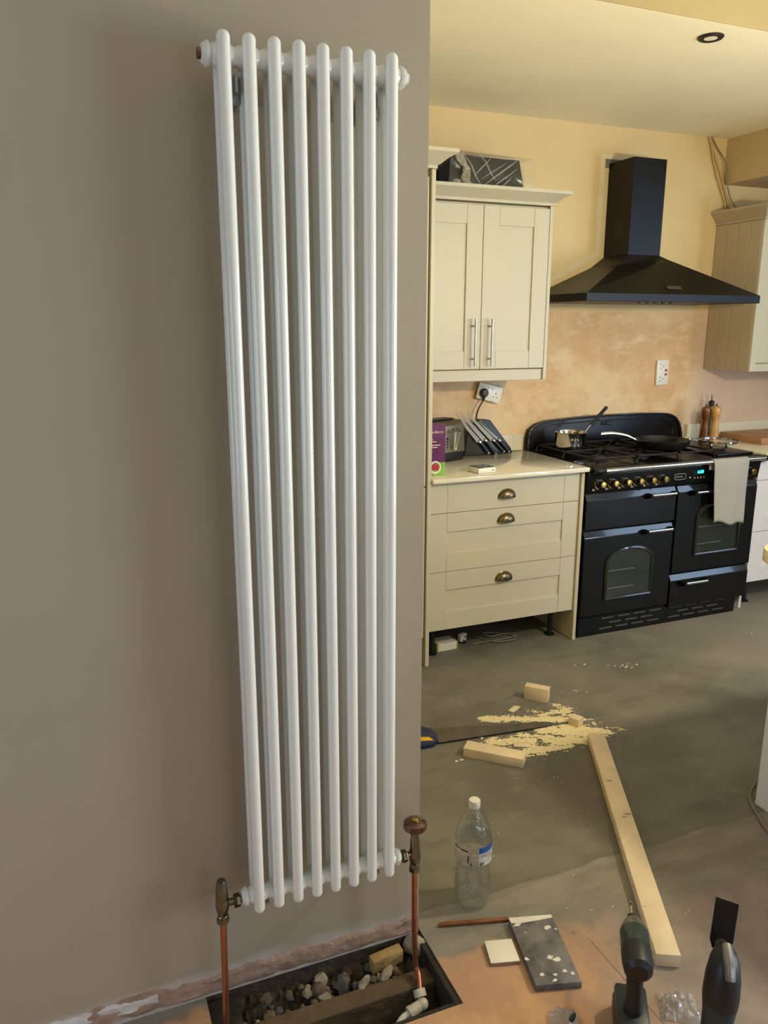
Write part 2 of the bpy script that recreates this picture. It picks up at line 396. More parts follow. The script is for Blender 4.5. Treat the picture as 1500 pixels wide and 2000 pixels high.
# ------------------------------------------------------------------ the room
YW = 1.620          # face of the radiator wall
XE = 0.7554         # its free end
YB = 3.7415         # kitchen back wall
ZC = 2.618          # kitchen ceiling
ZN = 2.95           # ceiling of the near room
XL, XR, YF = -2.2, 5.05, -2.6
HX0, HX1, HY0, HY1 = 0.190, 0.762, 1.372, YW + 0.02   # opening left in the floor
bm = BM()
for x0, x1, y0, y1 in ((XL, HX0, YF, YB), (HX1, XR, YF, YB), (HX0, HX1, YF, HY0), (HX0, HX1, HY1, YB)):
    box(bm, x0, x1, y0, y1, -0.03, 0.0)
struct('floor', bm, 'floor_screed', 'bare grey screed floor with brown board near the radiator wall')
bm = BM(); box(bm, XL, XR, YF, YB, -0.30, -0.16); struct('floor', bm, 'earth', 'dark void floor below the opening')
bm = BM(); box(bm, XL, XE, YW, YW+0.13, 0.0, ZN); struct('wall_left', bm, 'taupe_wall', 'taupe painted wall carrying the radiator')
bm = BM(); box(bm, XL, XE, YW+0.004, YW+0.10, -0.16, 0.0); struct('wall_base', bm, 'earth')
bm = BM(); box(bm, 0.55, XE-0.004, YW+0.13, YB, 0.0, ZC); struct('wall_inner', bm, 'magnolia')
bm = BM(); box(bm, 0.55, XR, YB, YB+0.1, 0.0, ZC); struct('wall_back', bm, 'kitchen_wall', 'yellow kitchen wall with patchy bare plaster behind the cooker')
bm = BM(); box(bm, 0.55, XR, 2.40, YB+0.1, ZC, ZN); struct('ceiling', bm, 'ceiling_white', 'lower kitchen ceiling')
bm = BM(); box(bm, 0.55, XR, 2.396, 2.40, ZC+0.0005, ZN); struct('trim_1', bm, 'step_face_shaded', 'yellow step face above the lower kitchen ceiling')
bm = BM(); box(bm, XL, XR, YF, 2.42, ZN, ZN+0.1); struct('ceiling', bm, 'ceiling_white', 'higher ceiling of the near room')
bm = BM()
for y0, y1, z0, z1 in ((YF, -0.15, 0, ZN), (1.05, YB, 0, ZN), (-0.15, 1.05, 0, 0.70), (-0.15, 1.05, 2.10, ZN)): box(bm, XL-0.1, XL, y0, y1, z0, z1)
struct('wall_side', bm, 'grey_wall')
bm = BM()
for a in ((-0.15, -0.10, 0.70, 2.10), (1.00, 1.05, 0.70, 2.10), (0.425, 0.475, 0.70, 2.10), (-0.15, 1.05, 0.70, 0.75), (-0.15, 1.05, 2.05, 2.10)): box(bm, XL-0.07, XL-0.02, *a)
fr = struct('window_fill_2', bm, 'white_plastic'); bm = BM(); box(bm, XL-0.046, XL-0.04, -0.10, 1.00, 0.75, 2.05); obj('pane', bm, 'window_glass', fr, local=True)  # unseen window added on the side wall to go with the side fill
bm = BM()
for x0, x1, z0, z1 in ((XL, 0.80, 0, ZN), (2.40, XR, 0, ZN), (0.80, 2.40, 0, 0.80), (0.80, 2.40, 2.20, ZN)): box(bm, x0, x1, YF-0.1, YF, z0, z1)
struct('wall_front', bm, 'grey_wall')
bm = BM()
for a in ((0.80, 0.85, 0.80, 2.20), (2.35, 2.40, 0.80, 2.20), (1.575, 1.625, 0.80, 2.20), (0.80, 2.40, 0.80, 0.85), (0.80, 2.40, 2.15, 2.20)): box(bm, a[0], a[1], YF-0.07, YF-0.02, a[2], a[3])
fr = struct('window_3', bm, 'white_plastic'); bm = BM(); box(bm, 0.85, 2.35, YF-0.046, YF-0.04, 0.85, 2.15); obj('pane', bm, 'window_glass', fr, local=True)
# right-hand wall with the patio door and the kitchen window
bm = BM()
for y0, y1, z0, z1 in ((YF, -1.9, 0, ZN), (-1.9, 0.0, 2.15, ZN), (0.0, 0.45, 0, ZN), (0.45, 1.75, 0, 1.1), (0.45, 1.75, 2.6, ZN), (1.75, YB, 0, ZN)):
    box(bm, XR, XR+0.1, y0, y1, z0, z1)
struct('wall_right', bm, 'grey_wall')
for nm, y0, y1, z0, z1 in (('door_1', -1.9, 0.0, 0.0, 2.15), ('window_1', 0.45, 1.75, 1.1, 2.6)):
    bm = BM(); t = 0.05
    for a in ((y0, y0+t, z0, z1), (y1-t, y1, z0, z1), ((y0+y1)/2-t/2, (y0+y1)/2+t/2, z0, z1), (y0, y1, z0, z0+t), (y0, y1, z1-t, z1)):
        box(bm, XR+0.02, XR+0.07, *a)
    fr = struct(nm, bm, 'white_plastic'); bm = BM(); box(bm, XR+0.04, XR+0.046, y0+t, y1-t, z0+t, z1-t); obj('pane', bm, 'window_glass', fr, local=True)
# boxed bulkhead in the far right corner
bm = BM(); box(bm, 3.62, XR, 2.75, YB, 2.376, ZC); struct('trim_2', bm, 'soffit_taupe', 'boxed bulkhead under the kitchen ceiling')
# ragged bare plaster where the skirting was taken off
def ragged(name, x0, x1, zlo, zhi, amp, thick, m, seed, label):
    bm = BM(); n = 90; top = []; bot = []
    for i in range(n+1):
        x = x0+(x1-x0)*i/n
        t = zhi + amp*(noise.noise((x*9, seed, 0))+0.7*noise.noise((x*31, seed, 3))+0.35*noise.noise((x*90, seed, 5)))
        b = zlo + amp*0.15*noise.noise((x*25, seed, 7))
        top.append(t); bot.append(b)
    rows = 5
    V = []
    for i in range(n+1):
        x = x0+(x1-x0)*i/n
        V.append([bm.verts.new((x, YW-thick*(0.55+0.9*noise.noise((x*26, j*0.8, seed))) if 0 < j < rows else YW+0.001, bot[i]+(top[i]-bot[i])*j/rows)) for j in range(rows+1)])
    for i in range(n):
        for j in range(rows): bm.faces.new((V[i][j], V[i+1][j], V[i+1][j+1], V[i][j+1]))
    struct(name, bm, m, label, smooth=True)
ragged('trim_3', -0.10, XE, 0.004, 0.062, 0.016, 0.006, 'bare_plaster', 1.3, 'ragged strip of bare pink plaster along the foot of the wall')
ragged('trim_4', -0.32, 0.08, 0.020, 0.060, 0.010, 0.007, 'filler_white', 4.1, 'white filler strip at the foot of the wall')
# unpainted margin left around the extractor
bm = BM()
pl = [(2.30, 1.738), (2.40, 1.765), (2.79, 1.965), (2.79, 2.455), (2.98, 2.455), (2.98, 2.478), (2.758, 2.478), (2.758, 1.980), (2.38, 1.790), (2.30, 1.766)]
prism(bm, [(x, YB-0.002, z) for x, z in pl], (0, 0.004, 0)); struct('trim_6', bm, 'cut_in_paint', 'pale unpainted margin left of the extractor')
bm = BM(); prism(bm, [(x, YB-0.0015, z) for x, z in ((2.79, 2.41), (2.98, 2.41), (2.98, 2.455), (2.79, 2.455))], (0, 0.003, 0)); struct('trim_11', bm, 'grey_wall', 'grey unpainted patch behind the flue top')

# ------------------------------------------------------------------ pendant lamp over the island (outside the picture)
t = thing('pendant_lamp', 'bare bulb pendant hanging over the kitchen island', 'lamp', (LAMP_POS[0], LAMP_POS[1], LAMP_POS[2]))
bm = BM(); ell(bm, (0, 0, 0), 0.06, 0.06, 0.06); obj('bulb', bm, 'lamp_bulb', t, local=True)
bm = BM(); cyl(bm, (0, 0, 0.05), (0, 0, 0.12), 0.022); obj('bulb_holder', bm, 'brass', t, local=True)
bm = BM(); cyl(bm, (0, 0, 0.12), (0, 0, ZN-LAMP_POS[2]-0.03), 0.004, seg=6); cyl(bm, (0, 0, ZN-LAMP_POS[2]-0.03), (0, 0, ZN-LAMP_POS[2]), 0.05); obj('flex', bm, 'black_plastic', t, local=True)

# ------------------------------------------------------------------ column radiator
RX, RP, RZ0, RZ1 = 0.3084, 0.0455, 0.289, 2.089
RYF, RYB = 1.514, 1.556; RYM = (RYF+RYB)/2; AX0, AX1 = 0.323, 2.053
rad = thing('column_radiator', 'tall white two-column radiator hung on the taupe wall', 'radiator', (RX+3.5*RP, RYM, RZ0))
def section():
    bm = BM()
    for y in (RYF, RYB):
        pts = []; rs = []
        for a in (0.05, 0.35, 0.65, 0.95, 1.25, PI/2):
            pts.append((0, y, RZ0+0.0125*(1-math.sin(a)*1) if False else RZ0+0.0125-0.0125*math.cos(a))); rs.append(0.0125*math.sin(a))
        for a in (PI/2, 1.25, 0.95, 0.65, 0.35, 0.05):
            pts.append((0, y, RZ1-(0.010 if y == RYB else 0)-0.0125+0.0125*math.cos(a))); rs.append(0.0125*math.sin(a))
        tube(bm, pts, rs, 16)
    for z in (AX0, AX1):
        ell(bm, (0, RYM, z), 0.0125, 0.032, 0.030, 16, 12)           # web joining both columns
        lathe(bm, [(0.0165, -RP/2), (0.0175, -RP/2+0.003), (0.0215, -0.011), (0.024, 0), (0.0215, 0.011), (0.0175, RP/2-0.003), (0.0165, RP/2)], 20, (0, RYM, z), 'x')
    return bm
sec = None
for i in range(8):
    if sec is None:
        bm = section(); bmesh.ops.translate(bm, vec=(RX, 0, 0), verts=bm.verts[:]); sec = obj('section', bm, 'radiator_white', rad, edge=60)
    else: clone(sec, rad, (i*RP, 0, 0))
for x, s, z in ((RX-RP/2, -1, AX1), (RX-RP/2, -1, AX0), (RX+7.5*RP, 1, AX1), (RX+7.5*RP, 1, AX0)):
    bm = BM(); lathe(bm, [(0.0205, 0), (0.0215, s*0.002), (0.0215, s*0.006), (0.018, s*0.008), (0.018, s*0.011), (0.0135, s*0.014)], 8 if (s > 0) else 20, (x, RYM, z), 'x')
    p = obj('end_plug', bm, 'radiator_plug', rad)
    if z == AX1:
        bm = BM(); lathe(bm, [(0.010, s*0.012), (0.010, s*0.020), (0.006, s*0.021)], 8, (x, RYM, z), 'x'); obj('vent_screw', bm, 'antique_brass' if s < 0 else 'radiator_plug', p)
for x in (RX+0.5*RP, RX+6.5*RP):
    bm = BM(); box(bm, x-0.011, x+0.011, RYM+0.012, YW-0.001, AX1-0.075, AX1-0.028, 0.003); box(bm, x-0.003, x+0.003, RYM-0.012, RYM+0.02, AX1-0.06, AX1-0.03, 0.001)
    obj('bracket', bm, 'bracket_grey', rad)
    bm = BM(); cyl(bm, (x, RYM-0.004, AX0-0.030), (x, YW-0.001, AX0-0.030), 0.005); obj('support_peg', bm, 'bracket_grey', rad)

# valves and pipes
VLX, VRX, VY = 0.2285, 0.7035, RYM
t = thing('radiator_valve', 'pewter lockshield valve with plain cap at the radiator\'s left foot', 'valve', (VLX, VY, 0.276))
bm = BM(); lathe(bm, [(0.0125, 0.276), (0.0125, 0.290), (0.011, 0.292), (0.013, 0.300), (0.0155, 0.312), (0.0155, 0.325), (0.0135, 0.334)], 20, (VLX, VY, 0)); obj('body', bm, 'pewter', t)
bm = BM(); lathe(bm, [(0.0135, 0.332), (0.0142, 0.338), (0.0142, 0.345), (0.0112, 0.375), (0.009, 0.381), (0.0001, 0.383)], 20, (VLX, VY, 0)); obj('cap', bm, 'pewter', t)
bm = BM(); lathe(bm, [(0.0145, 0.272), (0.0145, 0.284)], 6, (VLX, VY, 0)); obj('pipe_nut', bm, 'pewter', t)
bm = BM(); cyl(bm, (VLX, VY, AX0-0.004), (RX-RP/2-0.010, VY, AX0-0.004), 0.008); lathe(bm, [(0.0145, 0), (0.0155, 0.002), (0.0155, 0.012), (0.0145, 0.014)], 6, (VLX+0.026, VY, AX0-0.004), 'x'); obj('union_nut', bm, 'antique_brass', t)
t = thing('radiator_valve', 'pewter valve with round wooden wheel at the radiator\'s right foot', 'valve', (VRX, VY, 0.272))
bm = BM(); lathe(bm, [(0.0125, 0.272), (0.0125, 0.286), (0.011, 0.289), (0.014, 0.298), (0.0155, 0.310), (0.0145, 0.322), (0.012, 0.330), (0.0125, 0.345), (0.009, 0.375), (0.0105, 0.383)], 20, (VRX, VY, 0)); obj('body', bm, 'pewter', t)
bm = BM(); lathe(bm, [(0.0145, 0.268), (0.0145, 0.280)], 6, (VRX, VY, 0)); obj('pipe_nut', bm, 'pewter', t)
bm = BM(); cyl(bm, (VRX, VY, AX0-0.006), (RX+7.5*RP+0.010, VY, AX0-0.006), 0.008); lathe(bm, [(0.0145, 0), (0.0155, 0.002), (0.0155, 0.011), (0.0145, 0.013)], 6, (VRX-0.036, VY, AX0-0.006), 'x'); obj('union_nut', bm, 'antique_brass', t)
bm = BM(); lathe(bm, [(0.010, 0.381), (0.022, 0.383), (0.0285, 0.389), (0.030, 0.396), (0.028, 0.404), (0.021, 0.409), (0.010, 0.410), (0.0001, 0.410)], 28, (VRX, VY, 0)); wh = obj('wheel', bm, 'varnished_walnut', t)
bm = BM(); lathe(bm, [(0.0085, 0.408), (0.0085, 0.413), (0.006, 0.416), (0.0001, 0.416)], 12, (VRX, VY, 0)); obj('wheel_cap', bm, 'brass', wh)
bm = BM(); tube(bm, [(VLX, VY, 0.279), (VLX-0.003, VY+0.001, 0.1), (VLX-0.006, VY+0.003, -0.02), (VLX-0.006, VY+0.003, -0.155)], 0.0075, 14)
tag(obj('copper_pipe', bm, 'copper'), 'copper pipe rising to the plain-capped valve', 'pipe')
bm = BM(); e0 = Vector((0.692, 1.460, -0.050)); tube(bm, spline([(VRX, VY, 0.275), (VRX+0.002, VY, 0.1), (VRX+0.004, VY-0.004, -0.005), (VRX+0.003, VY-0.025, -0.022), tuple(e0+Vector((0.001, 0.010, 0.008)))], 6), 0.0075, 14)
t = obj('copper_pipe', bm, 'copper'); tag(t, 'copper pipe from the wheel valve bending into the floor opening', 'pipe')
# white push-fit elbow and plastic pipe
bm = BM(); d1 = Vector((-0.95, -0.16, -0.20)).normalized()
tube(bm, [e0+Vector((0.002, 0.020, 0.016)), e0+Vector((0.0012, 0.006, 0.005))], [0.0155, 0.0155], 14)
ell(bm, e0+Vector((0, -0.006, -0.004)), 0.0155, 0.0165, 0.0155)
tube(bm, [e0+Vector((0, -0.006, -0.004)), e0+Vector((0, -0.006, -0.004))+d1*0.030], [0.0135, 0.0150], 14)
t = thing('pipe_elbow', 'cream plastic push-fit elbow inside the floor opening', 'elbow', e0)
obj('body', bm, 'cream_plastic', t)
bm = BM(); q = e0+Vector((0, -0.006, -0.004))+d1*0.030; tube(bm, [q, q+d1*0.010], [0.0165, 0.0165], 14); obj('collar', bm, 'cream_plastic', t)
bm = BM(); q2 = q+d1*0.010; tube(bm, spline([q2-d1*0.004, q2+d1*0.020, q2+d1*0.045+Vector((0, -0.010, -0.012)), q2+d1*0.065+Vector((0, -0.030, -0.040)), q2+d1*0.070+Vector((0, -0.040, -0.075))], 6), 0.0085, 12)
tag(obj('plastic_pipe', bm, 'white_plastic'), 'white plastic pipe curving out of the cream elbow', 'pipe')

# ------------------------------------------------------------------ opening in the floor
bm = BM(); box(bm, HX0-0.1, HX1, 1.496, 1.546, -0.155, -0.040, 0.004); o = struct('trim_7', bm, 'joist_wood', 'old timber joist crossing the floor opening')
bm = BM(); box(bm, HX1-0.018, HX1+0.0, HY0, YW, -0.10, -0.004, 0.002); struct('trim_8', bm, 'joist_dark', 'dark cut edge of the floor opening beside the elbow')
bm = BM(); box(bm, HX0, HX1-0.018, HY0, HY0+0.016, -0.10, -0.004, 0.002); struct('trim_9', bm, 'joist_dark', 'dark front edge of the floor opening')
bm = BM(); box(bm, HX0-0.03, 0.262, 1.50, YW-0.002, -0.034, -0.014, 0.002); struct('trim_10', bm, 'joist_dark', 'dark board end under the left pipe')
# earth and small rubble between joist and wall
bm = BM(); nx, ny = 70, 14; V = {}
for i in range(nx+1):
    for j in range(ny+1):
        x = HX0+0.02+(HX1-HX0-0.03)*i/nx; y = 1.543+0.080*j/ny
        z = -0.085+0.030*noise.noise((x*14, y*14, 2))+0.022*noise.noise((x*45, y*45, 5))+0.016*noise.noise((x*110, y*110, 9))+0.03*(j/ny)
        V[i, j] = bm.verts.new((x, y, z))
for i in range(nx):
    for j in range(ny): bm.faces.new((V[i, j], V[i+1, j], V[i+1, j+1], V[i, j+1]))
o = obj('loose_earth', bm, 'earth'); tag(o, 'dark loose earth and mortar dust behind the joist', 'earth', kind='stuff')
def rock(x, y, z, r, m, label, grp, sq=(1, 1, 0.75)):
    bm = BM(); bmesh.ops.create_icosphere(bm, subdivisions=2, radius=1)
    sd = random.random()*50
    for v in bm.verts:
        k = 1+0.45*noise.noise(v.co*1.3+Vector((sd, 0, 0)))+0.30*noise.noise(v.co*3+Vector((0, sd, 0)))
        v.co = Vector((v.co.x*r*sq[0]*k, v.co.y*r*sq[1]*k, v.co.z*r*sq[2]*k))
    bmesh.ops.rotate(bm, verts=bm.verts[:], matrix=Matrix.Rotation(random.random()*6, 3, 'Z'))
    bmesh.ops.translate(bm, vec=(x, y, z), verts=bm.verts[:])
    return tag(obj('stone', bm, m, edge=24), label, 'stone', grp)
for k in range(34):
    x = 0.27+0.40*random.random()**0.9; y = 1.556+0.055*random.random(); r = random.choice((0.008, 0.010, 0.012, 0.014, 0.017))
    rock(x, y, -0.068+0.02*(y-1.556)/0.055+0.006*random.random(), r, random.choice(('stone', 'stone', 'stone_grey', 'stone_pale')), 'small rubble stone lying in the earth behind the joist', 'rubble behind the joist')
rock(0.735, 1.600, -0.020, 0.030, 'stone_pale', 'largest pale lump of mortar behind the right copper pipe', None, (1, 0.55, 1.0))
rock(0.47, 1.59, -0.052, 0.021, 'stone', 'brown pebble below the middle of the radiator', None)
rock(0.525, 1.583, -0.050, 0.024, 'stone_grey', 'grey stone beside the brown pebble', None, (1, 0.9, 0.9))
rock(0.575, 1.556, -0.040, 0.016, 'stone_pale', 'flat cream mortar flake resting against the joist', None, (1.4, 0.7, 0.3))
rock(0.64, 1.562, -0.042, 0.022, 'stone_pale', 'long pale flake between joist and yellow brick', None, (1.5, 0.6, 0.35))
bm = BM(); box(bm, -0.045, 0.045, -0.014, 0.014, -0.022, 0.022, 0.004, 2); o = obj('brick_piece', bm, 'brick_yellow', local=True); o.location = (0.652, 1.596, -0.030); o.rotation_euler = (0.1, 0, 0.12); tag(o, 'yellowish brick piece wedged under the wall beside the right pipe', 'brick')

# ------------------------------------------------------------------ kitchen: left run
def cornice(bm, x0, x1, y0, z0, z1, over, right=True, left=False, back=YB, lip=0.014):
    """moulding along the front and the open ends, flaring outwards"""
    def ring(o, z, inset=0.0):
        return [(x0-(o if left else 0), back-0.001, z), (x0-(o if left else 0), y0-o, z), (x1+(o if right else 0), y0-o, z), (x1+(o if right else 0), back-0.001, z)]
    levels = [(0.004, z0), (0.004, z0+0.012), (0.012, z0+0.016), (over*0.55, z0+(z1-z0)*0.55), (over*0.95, z1-lip-0.002), (over, z1-lip), (over, z1)]
    R_ = [[bm.verts.new(p) for p in ring(o, z)] for o, z in levels]
    for a, b in zip(R_, R_[1:]):
        for k in range(4): bm.faces.new((a[k], a[(k+1) % 4], b[(k+1) % 4], b[k]))
    bm.faces.new(R_[0][::-1]); bm.faces.new(R_[-1])
def shaker(x0, x1, z0, z1, y, fw, panel=True, th=0.02, rail=None):
    """shaker front: two stiles, two rails, recessed panel, with a hairline joint between them"""
    bm = BM(); rail = rail or fw; g = 0.0007
    box(bm, x0, x0+fw-g, y, y+th, z0, z1, 0.0012); box(bm, x1-fw+g, x1, y, y+th, z0, z1, 0.0012)
    if panel:
        box(bm, x0+fw, x1-fw, y+0.0005, y+th, z0, z0+rail, 0.001); box(bm, x0+fw, x1-fw, y+0.0005, y+th, z1-rail, z1, 0.001)
        box(bm, x0+fw-0.005, x1-fw+0.005, y+0.008, y+th-0.002, z0+rail-0.005, z1-rail+0.005)
    else: box(bm, x0+fw, x1-fw, y+0.0005, y+th, z0, z1, 0.001)
    return bm
# tall unit, only its end shows beside the radiator wall
t = thing('tall_cabinet', 'tall cream cabinet with flared cornice partly hidden by the radiator wall', 'cabinet', (1.2, 3.44, 0))
bm = BM(); box(bm, 1.480, 1.499, 3.135, YB-0.001, 0, 2.215, 0.0015); obj('end_panel', bm, 'cabinet_cream', t)
bm = BM(); box(bm, 0.90, 1.474, 3.17, YB-0.001, 0.14, 2.195); obj('carcass', bm, 'cabinet_edge', t)
bm = BM(); box(bm, 0.90, 1.474, 3.22, 3.24, 0.0, 0.135); obj('plinth', bm, 'dark_gap', t)
for z0, z1 in ((0.145, 0.872), (0.878, 2.185)): obj('door', shaker(0.903, 1.474, z0, z1, 3.146, 0.09), 'cabinet_cream', t)
bm = BM(); cornice(bm, 0.90, 1.499, 3.135, 2.216, 2.285, 0.070); obj('cornice', bm, 'cabinet_cream', t)
# wall cabinet
t = thing('wall_cabinet', 'cream two-door wall cabinet with bar handles left of the extractor', 'cabinet', (1.875, 3.57, 1.322))
bm = BM(); box(bm, 1.502, 2.230, 3.412, YB-0.001, 1.385, 2.138); obj('carcass', bm, 'cabinet_edge', t)
bm = BM(); box(bm, 2.231, 2.250, 3.392, YB-0.001, 1.322, 2.142, 0.0015); obj('end_panel', bm, 'cabinet_cream', t)
bm = BM(); box(bm, 1.502, 2.230, 3.403, 3.420, 1.322, 1.376, 0.002); obj('pelmet', bm, 'cabinet_cream', t)
for k, (x0, x1, hx) in enumerate(((1.504, 1.868, 1.826), (1.871, 2.228, 1.916))):
    d = obj('door', shaker(x0, x1, 1.381, 2.128, 3.391, 0.085), 'cabinet_cream', t)
    bm = BM(); cyl(bm, (hx, 3.360, 1.395), (hx, 3.360, 1.618), 0.006, seg=12)
    for z in (1.43, 1.583): cyl(bm, (hx, 3.360, z), (hx, 3.392, z), 0.0045, seg=10)
    obj('bar_handle', bm, 'brushed_steel', d)
bm = BM(); cornice(bm, 1.502, 2.250, 3.392, 2.143, 2.205, 0.062); obj('cornice', bm, 'cabinet_cream', t)
# drawer unit
t = thing('drawer_cabinet', 'cream three-drawer base cabinet with brass cup handles', 'cabinet', (1.92, 3.45, 0))
bm = BM(); box(bm, 2.325, 2.344, 3.148, YB-0.001, 0, 0.888, 0.0015); obj('end_panel', bm, 'cabinet_edge', t)
bm = BM(); box(bm, 1.502, 2.324, 3.185, YB-0.001, 0.160, 0.888); obj('carcass', bm, 'cabinet_edge', t)
def cup(cx, y, cz):
    bm = BM(); nu, nv = 18, 8; V = []
    for i in range(nu+1):
        a = PI*i/nu; row = []
        for j in range(nv+1):
            b = PI/2*j/nv
            row.append(bm.verts.new((cx+0.046*math.cos(a)*math.cos(b)**0.8 if j < nv else cx, y-0.001-0.026*math.sin(b), cz-0.016+0.040*math.sin(a)*math.cos(b)**0.8 if j < nv else cz-0.016)))
        V.append(row)
    for i in range(nu):
        for j in range(nv): bm.faces.new((V[i][j], V[i+1][j], V[i+1][j+1], V[i][j+1]))
    bmesh.ops.remove_doubles(bm, verts=bm.verts[:], dist=1e-5)
    bmesh.ops.solidify(bm, geom=bm.faces[:], thickness=0.0015)
    tube(bm, [(cx+0.047*math.cos(PI*i/18), y-0.001, cz-0.016+0.041*math.sin(PI*i/18)) for i in range(19)], 0.0025, 6)
    return bm
for z0, z1, hz, pan in ((0.740, 0.886, 0.806, False), (0.4545, 0.7375, 0.688, True), (0.163, 0.4520, 0.395, True)):
    d = obj('drawer', shaker(1.505, 2.323, z0, z1, 3.160, 0.090, pan, 0.022), 'cabinet_cream', t)
    obj('cup_handle', cup(1.909, 3.160, hz), 'antique_brass', d, edge=50)
for x in (1.575, 2.262):
    bm = BM(); lathe(bm, [(0.026, 0), (0.026, 0.008), (0.013, 0.012), (0.013, 0.16)], 14, (x, 3.262, 0)); obj('leg', bm, 'black_plastic', t)
bm = BM(); box(bm, 1.5005, 2.3495, 3.118, YB-0.002, 0.889, 0.911, 0.004, 2); tag(obj('worktop', bm, 'worktop_white'), 'cream stone worktop over the three-drawer cabinet', 'worktop')
bm = BM(); box(bm, 1.502, 2.335, YB-0.022, YB-0.001, 0.9115, 1.000, 0.002); tag(obj('upstand', bm, 'worktop_white'), 'cream upstand at the back of the left worktop', 'upstand')

# ------------------------------------------------------------------ range cooker
CX0, CX1, CY, CZ = 2.3525, 3.482, 3.140, 0.905
ck = thing('range_cooker', 'black double-oven range cooker with brass knobs', 'cooker', ((CX0+CX1)/2, 3.42, 0))
bm = BM(); box(bm, CX0+0.004, CX1-0.004, CY+0.032, 3.70, 0.112, 0.880, 0.003); obj('body', bm, 'cooker_black', ck)
bm = BM(); box(bm, CX0+0.012, CX1-0.050, CY+0.020, 3.68, 0.0, 0.108, 0.003); pln = obj('plinth', bm, 'cooker_black', ck)
slot = None
for gx, rows in ((2.50, None), (2.955, None)):
    for r_, (z, off, n) in enumerate(((0.088, 0.010, 4), (0.060, 0.060, 3), (0.032, 0.0, 4))):
        for i in range(n):
            x = gx+off+i*0.104
            if slot is None:
                bm = BM(); box(bm, x, x+0.080, CY+0.017, CY+0.0205, z-0.0045, z+0.0045, 0.0015); slot = obj('vent_slot', bm, 'slot_grey', pln); s0 = (x, z)
            else: clone(slot, pln, (x-s0[0], 0, z-s0[1]))
# control panel and hob
bm = BM(); prism(bm, [(CX0, CY+0.004, 0.775), (CX0, CY-0.010, 0.868), (CX0, CY-0.006, 0.884), (CX0, CY+0.06, 0.884), (CX0, CY+0.06, 0.775)], (CX1-CX0, 0, 0), 0.002)
cp = obj('control_panel', bm, 'cooker_black', ck)
bm = BM(); box(bm, CX0-0.001, CX1+0.002, CY-0.018, 3.702, 0.881, CZ, 0.004, 2); hob = obj('hob', bm, 'enamel_black', ck)
def cpy(z): return CY+0.004-0.014*(z-0.775)/0.093
for i, x in enumerate([2.426+0.0782*k for k in range(6)] + [3.318, 3.410]):
    z = 0.8205; y = cpy(z)
    bm = BM(); lathe(bm, [(0.022, 0), (0.022, -0.004), (0.015, -0.006), (0.013, -0.024), (0.0135, -0.026)], 20, (x, y, z), 'y'); k = obj('knob', bm, 'black_plastic', ck)
    bm = BM(); lathe(bm, [(0.0155, -0.026), (0.0165, -0.028), (0.0165, -0.034), (0.013, -0.0375), (0.0001, -0.038)], 20, (x, y, z), 'y'); obj('knob_cap', bm, 'brass', k)
    bm = BM(); tube(bm, [(x+0.0285*math.cos(a), y-0.001, z+0.0285*math.sin(a)) for a in [math.radians(75+15*j) for j in range(13)]], 0.0028, 6); obj('dial_ring', bm, 'brass', k)
    bm = BM(); box(bm, x+0.010, x+0.017, y-0.0015, y+0.001, z+0.026, z+0.032); obj('dial_mark', bm, 'print_pale', k)
    bm = BM(); box(bm, x-0.043, x-0.031, y-0.0012, y+0.001, z-0.034, z-0.024); box(bm, x-0.027, x-0.023, y-0.0012, y+0.001, z-0.031, z-0.027); obj('dial_print', bm, 'print_pale', k)
# badge, switch, clock
z = 0.8215; y = cpy(z)
bm = BM(); tube(bm, [(2.930+0.037*sx, y-0.003, z+0.0145*sz) for sx, sz in ((-1, -0.7), (-0.75, -1), (0, -1.1), (0.75, -1), (1, -0.7), (1, 0.7), (0.75, 1), (0, 1.1), (-0.75, 1), (-1, 0.7), (-1, -0.7))], 0.0022, 6); bd = obj('badge', bm, 'badge_silver', ck)
text('badge_lettering', 'LEISURE', 0.0135, bd, 'badge_silver', Vector((2.901, y-0.0015, z-0.005))-wloc(ck), (1, 0, 0), (0, 0, 1))
bm = BM(); lathe(bm, [(0.004, 0), (0.004, -0.010), (0.0045, -0.012), (0.0001, -0.013)], 10, (2.990, y, z-0.008), 'y'); box(bm, 2.987, 2.993, y-0.0012, y+0.001, z+0.014, z+0.020); obj('ignition_button', bm, 'badge_silver', ck)
z2 = 0.839; y2 = cpy(z2); bm = BM(); box(bm, 3.015, 3.115, y2-0.0012, y2+0.004, z2-0.016, z2+0.016, 0.0006); cl = obj('clock', bm, 'enamel_black', ck)
text('clock_digits', '6:00', 0.024, cl, 'display_cyan', Vector((3.043, y2-0.0022, z2-0.008))-wloc(ck), (1, 0, 0), (0, 0, 1), 0.0012)
for k in range(4):
    bm = BM(); x = 3.028+k*0.021; box(bm, x, x+0.008, cpy(0.807)-0.0015, cpy(0.807)+0.002, 0.803, 0.811); obj('clock_button', bm, 'print_pale', cl)
# front rail
bm = BM(); cyl(bm, (CX0+0.070, CY-0.042, 0.893), (CX1-0.005, CY-0.042, 0.893), 0.0125, seg=18); obj('rail', bm, 'chrome', ck)
for x0, x1 in ((CX0+0.012, CX0+0.072), (CX1-0.012, CX1+0.022)):
    bm = BM(); prism(bm, [(x0, CY-0.008, 0.862), (x0, CY-0.058, 0.885), (x0, CY-0.058, 0.903), (x0, CY-0.008, 0.905)], (x1-x0, 0, 0), 0.004); obj('rail_bracket', bm, 'enamel_black', ck)
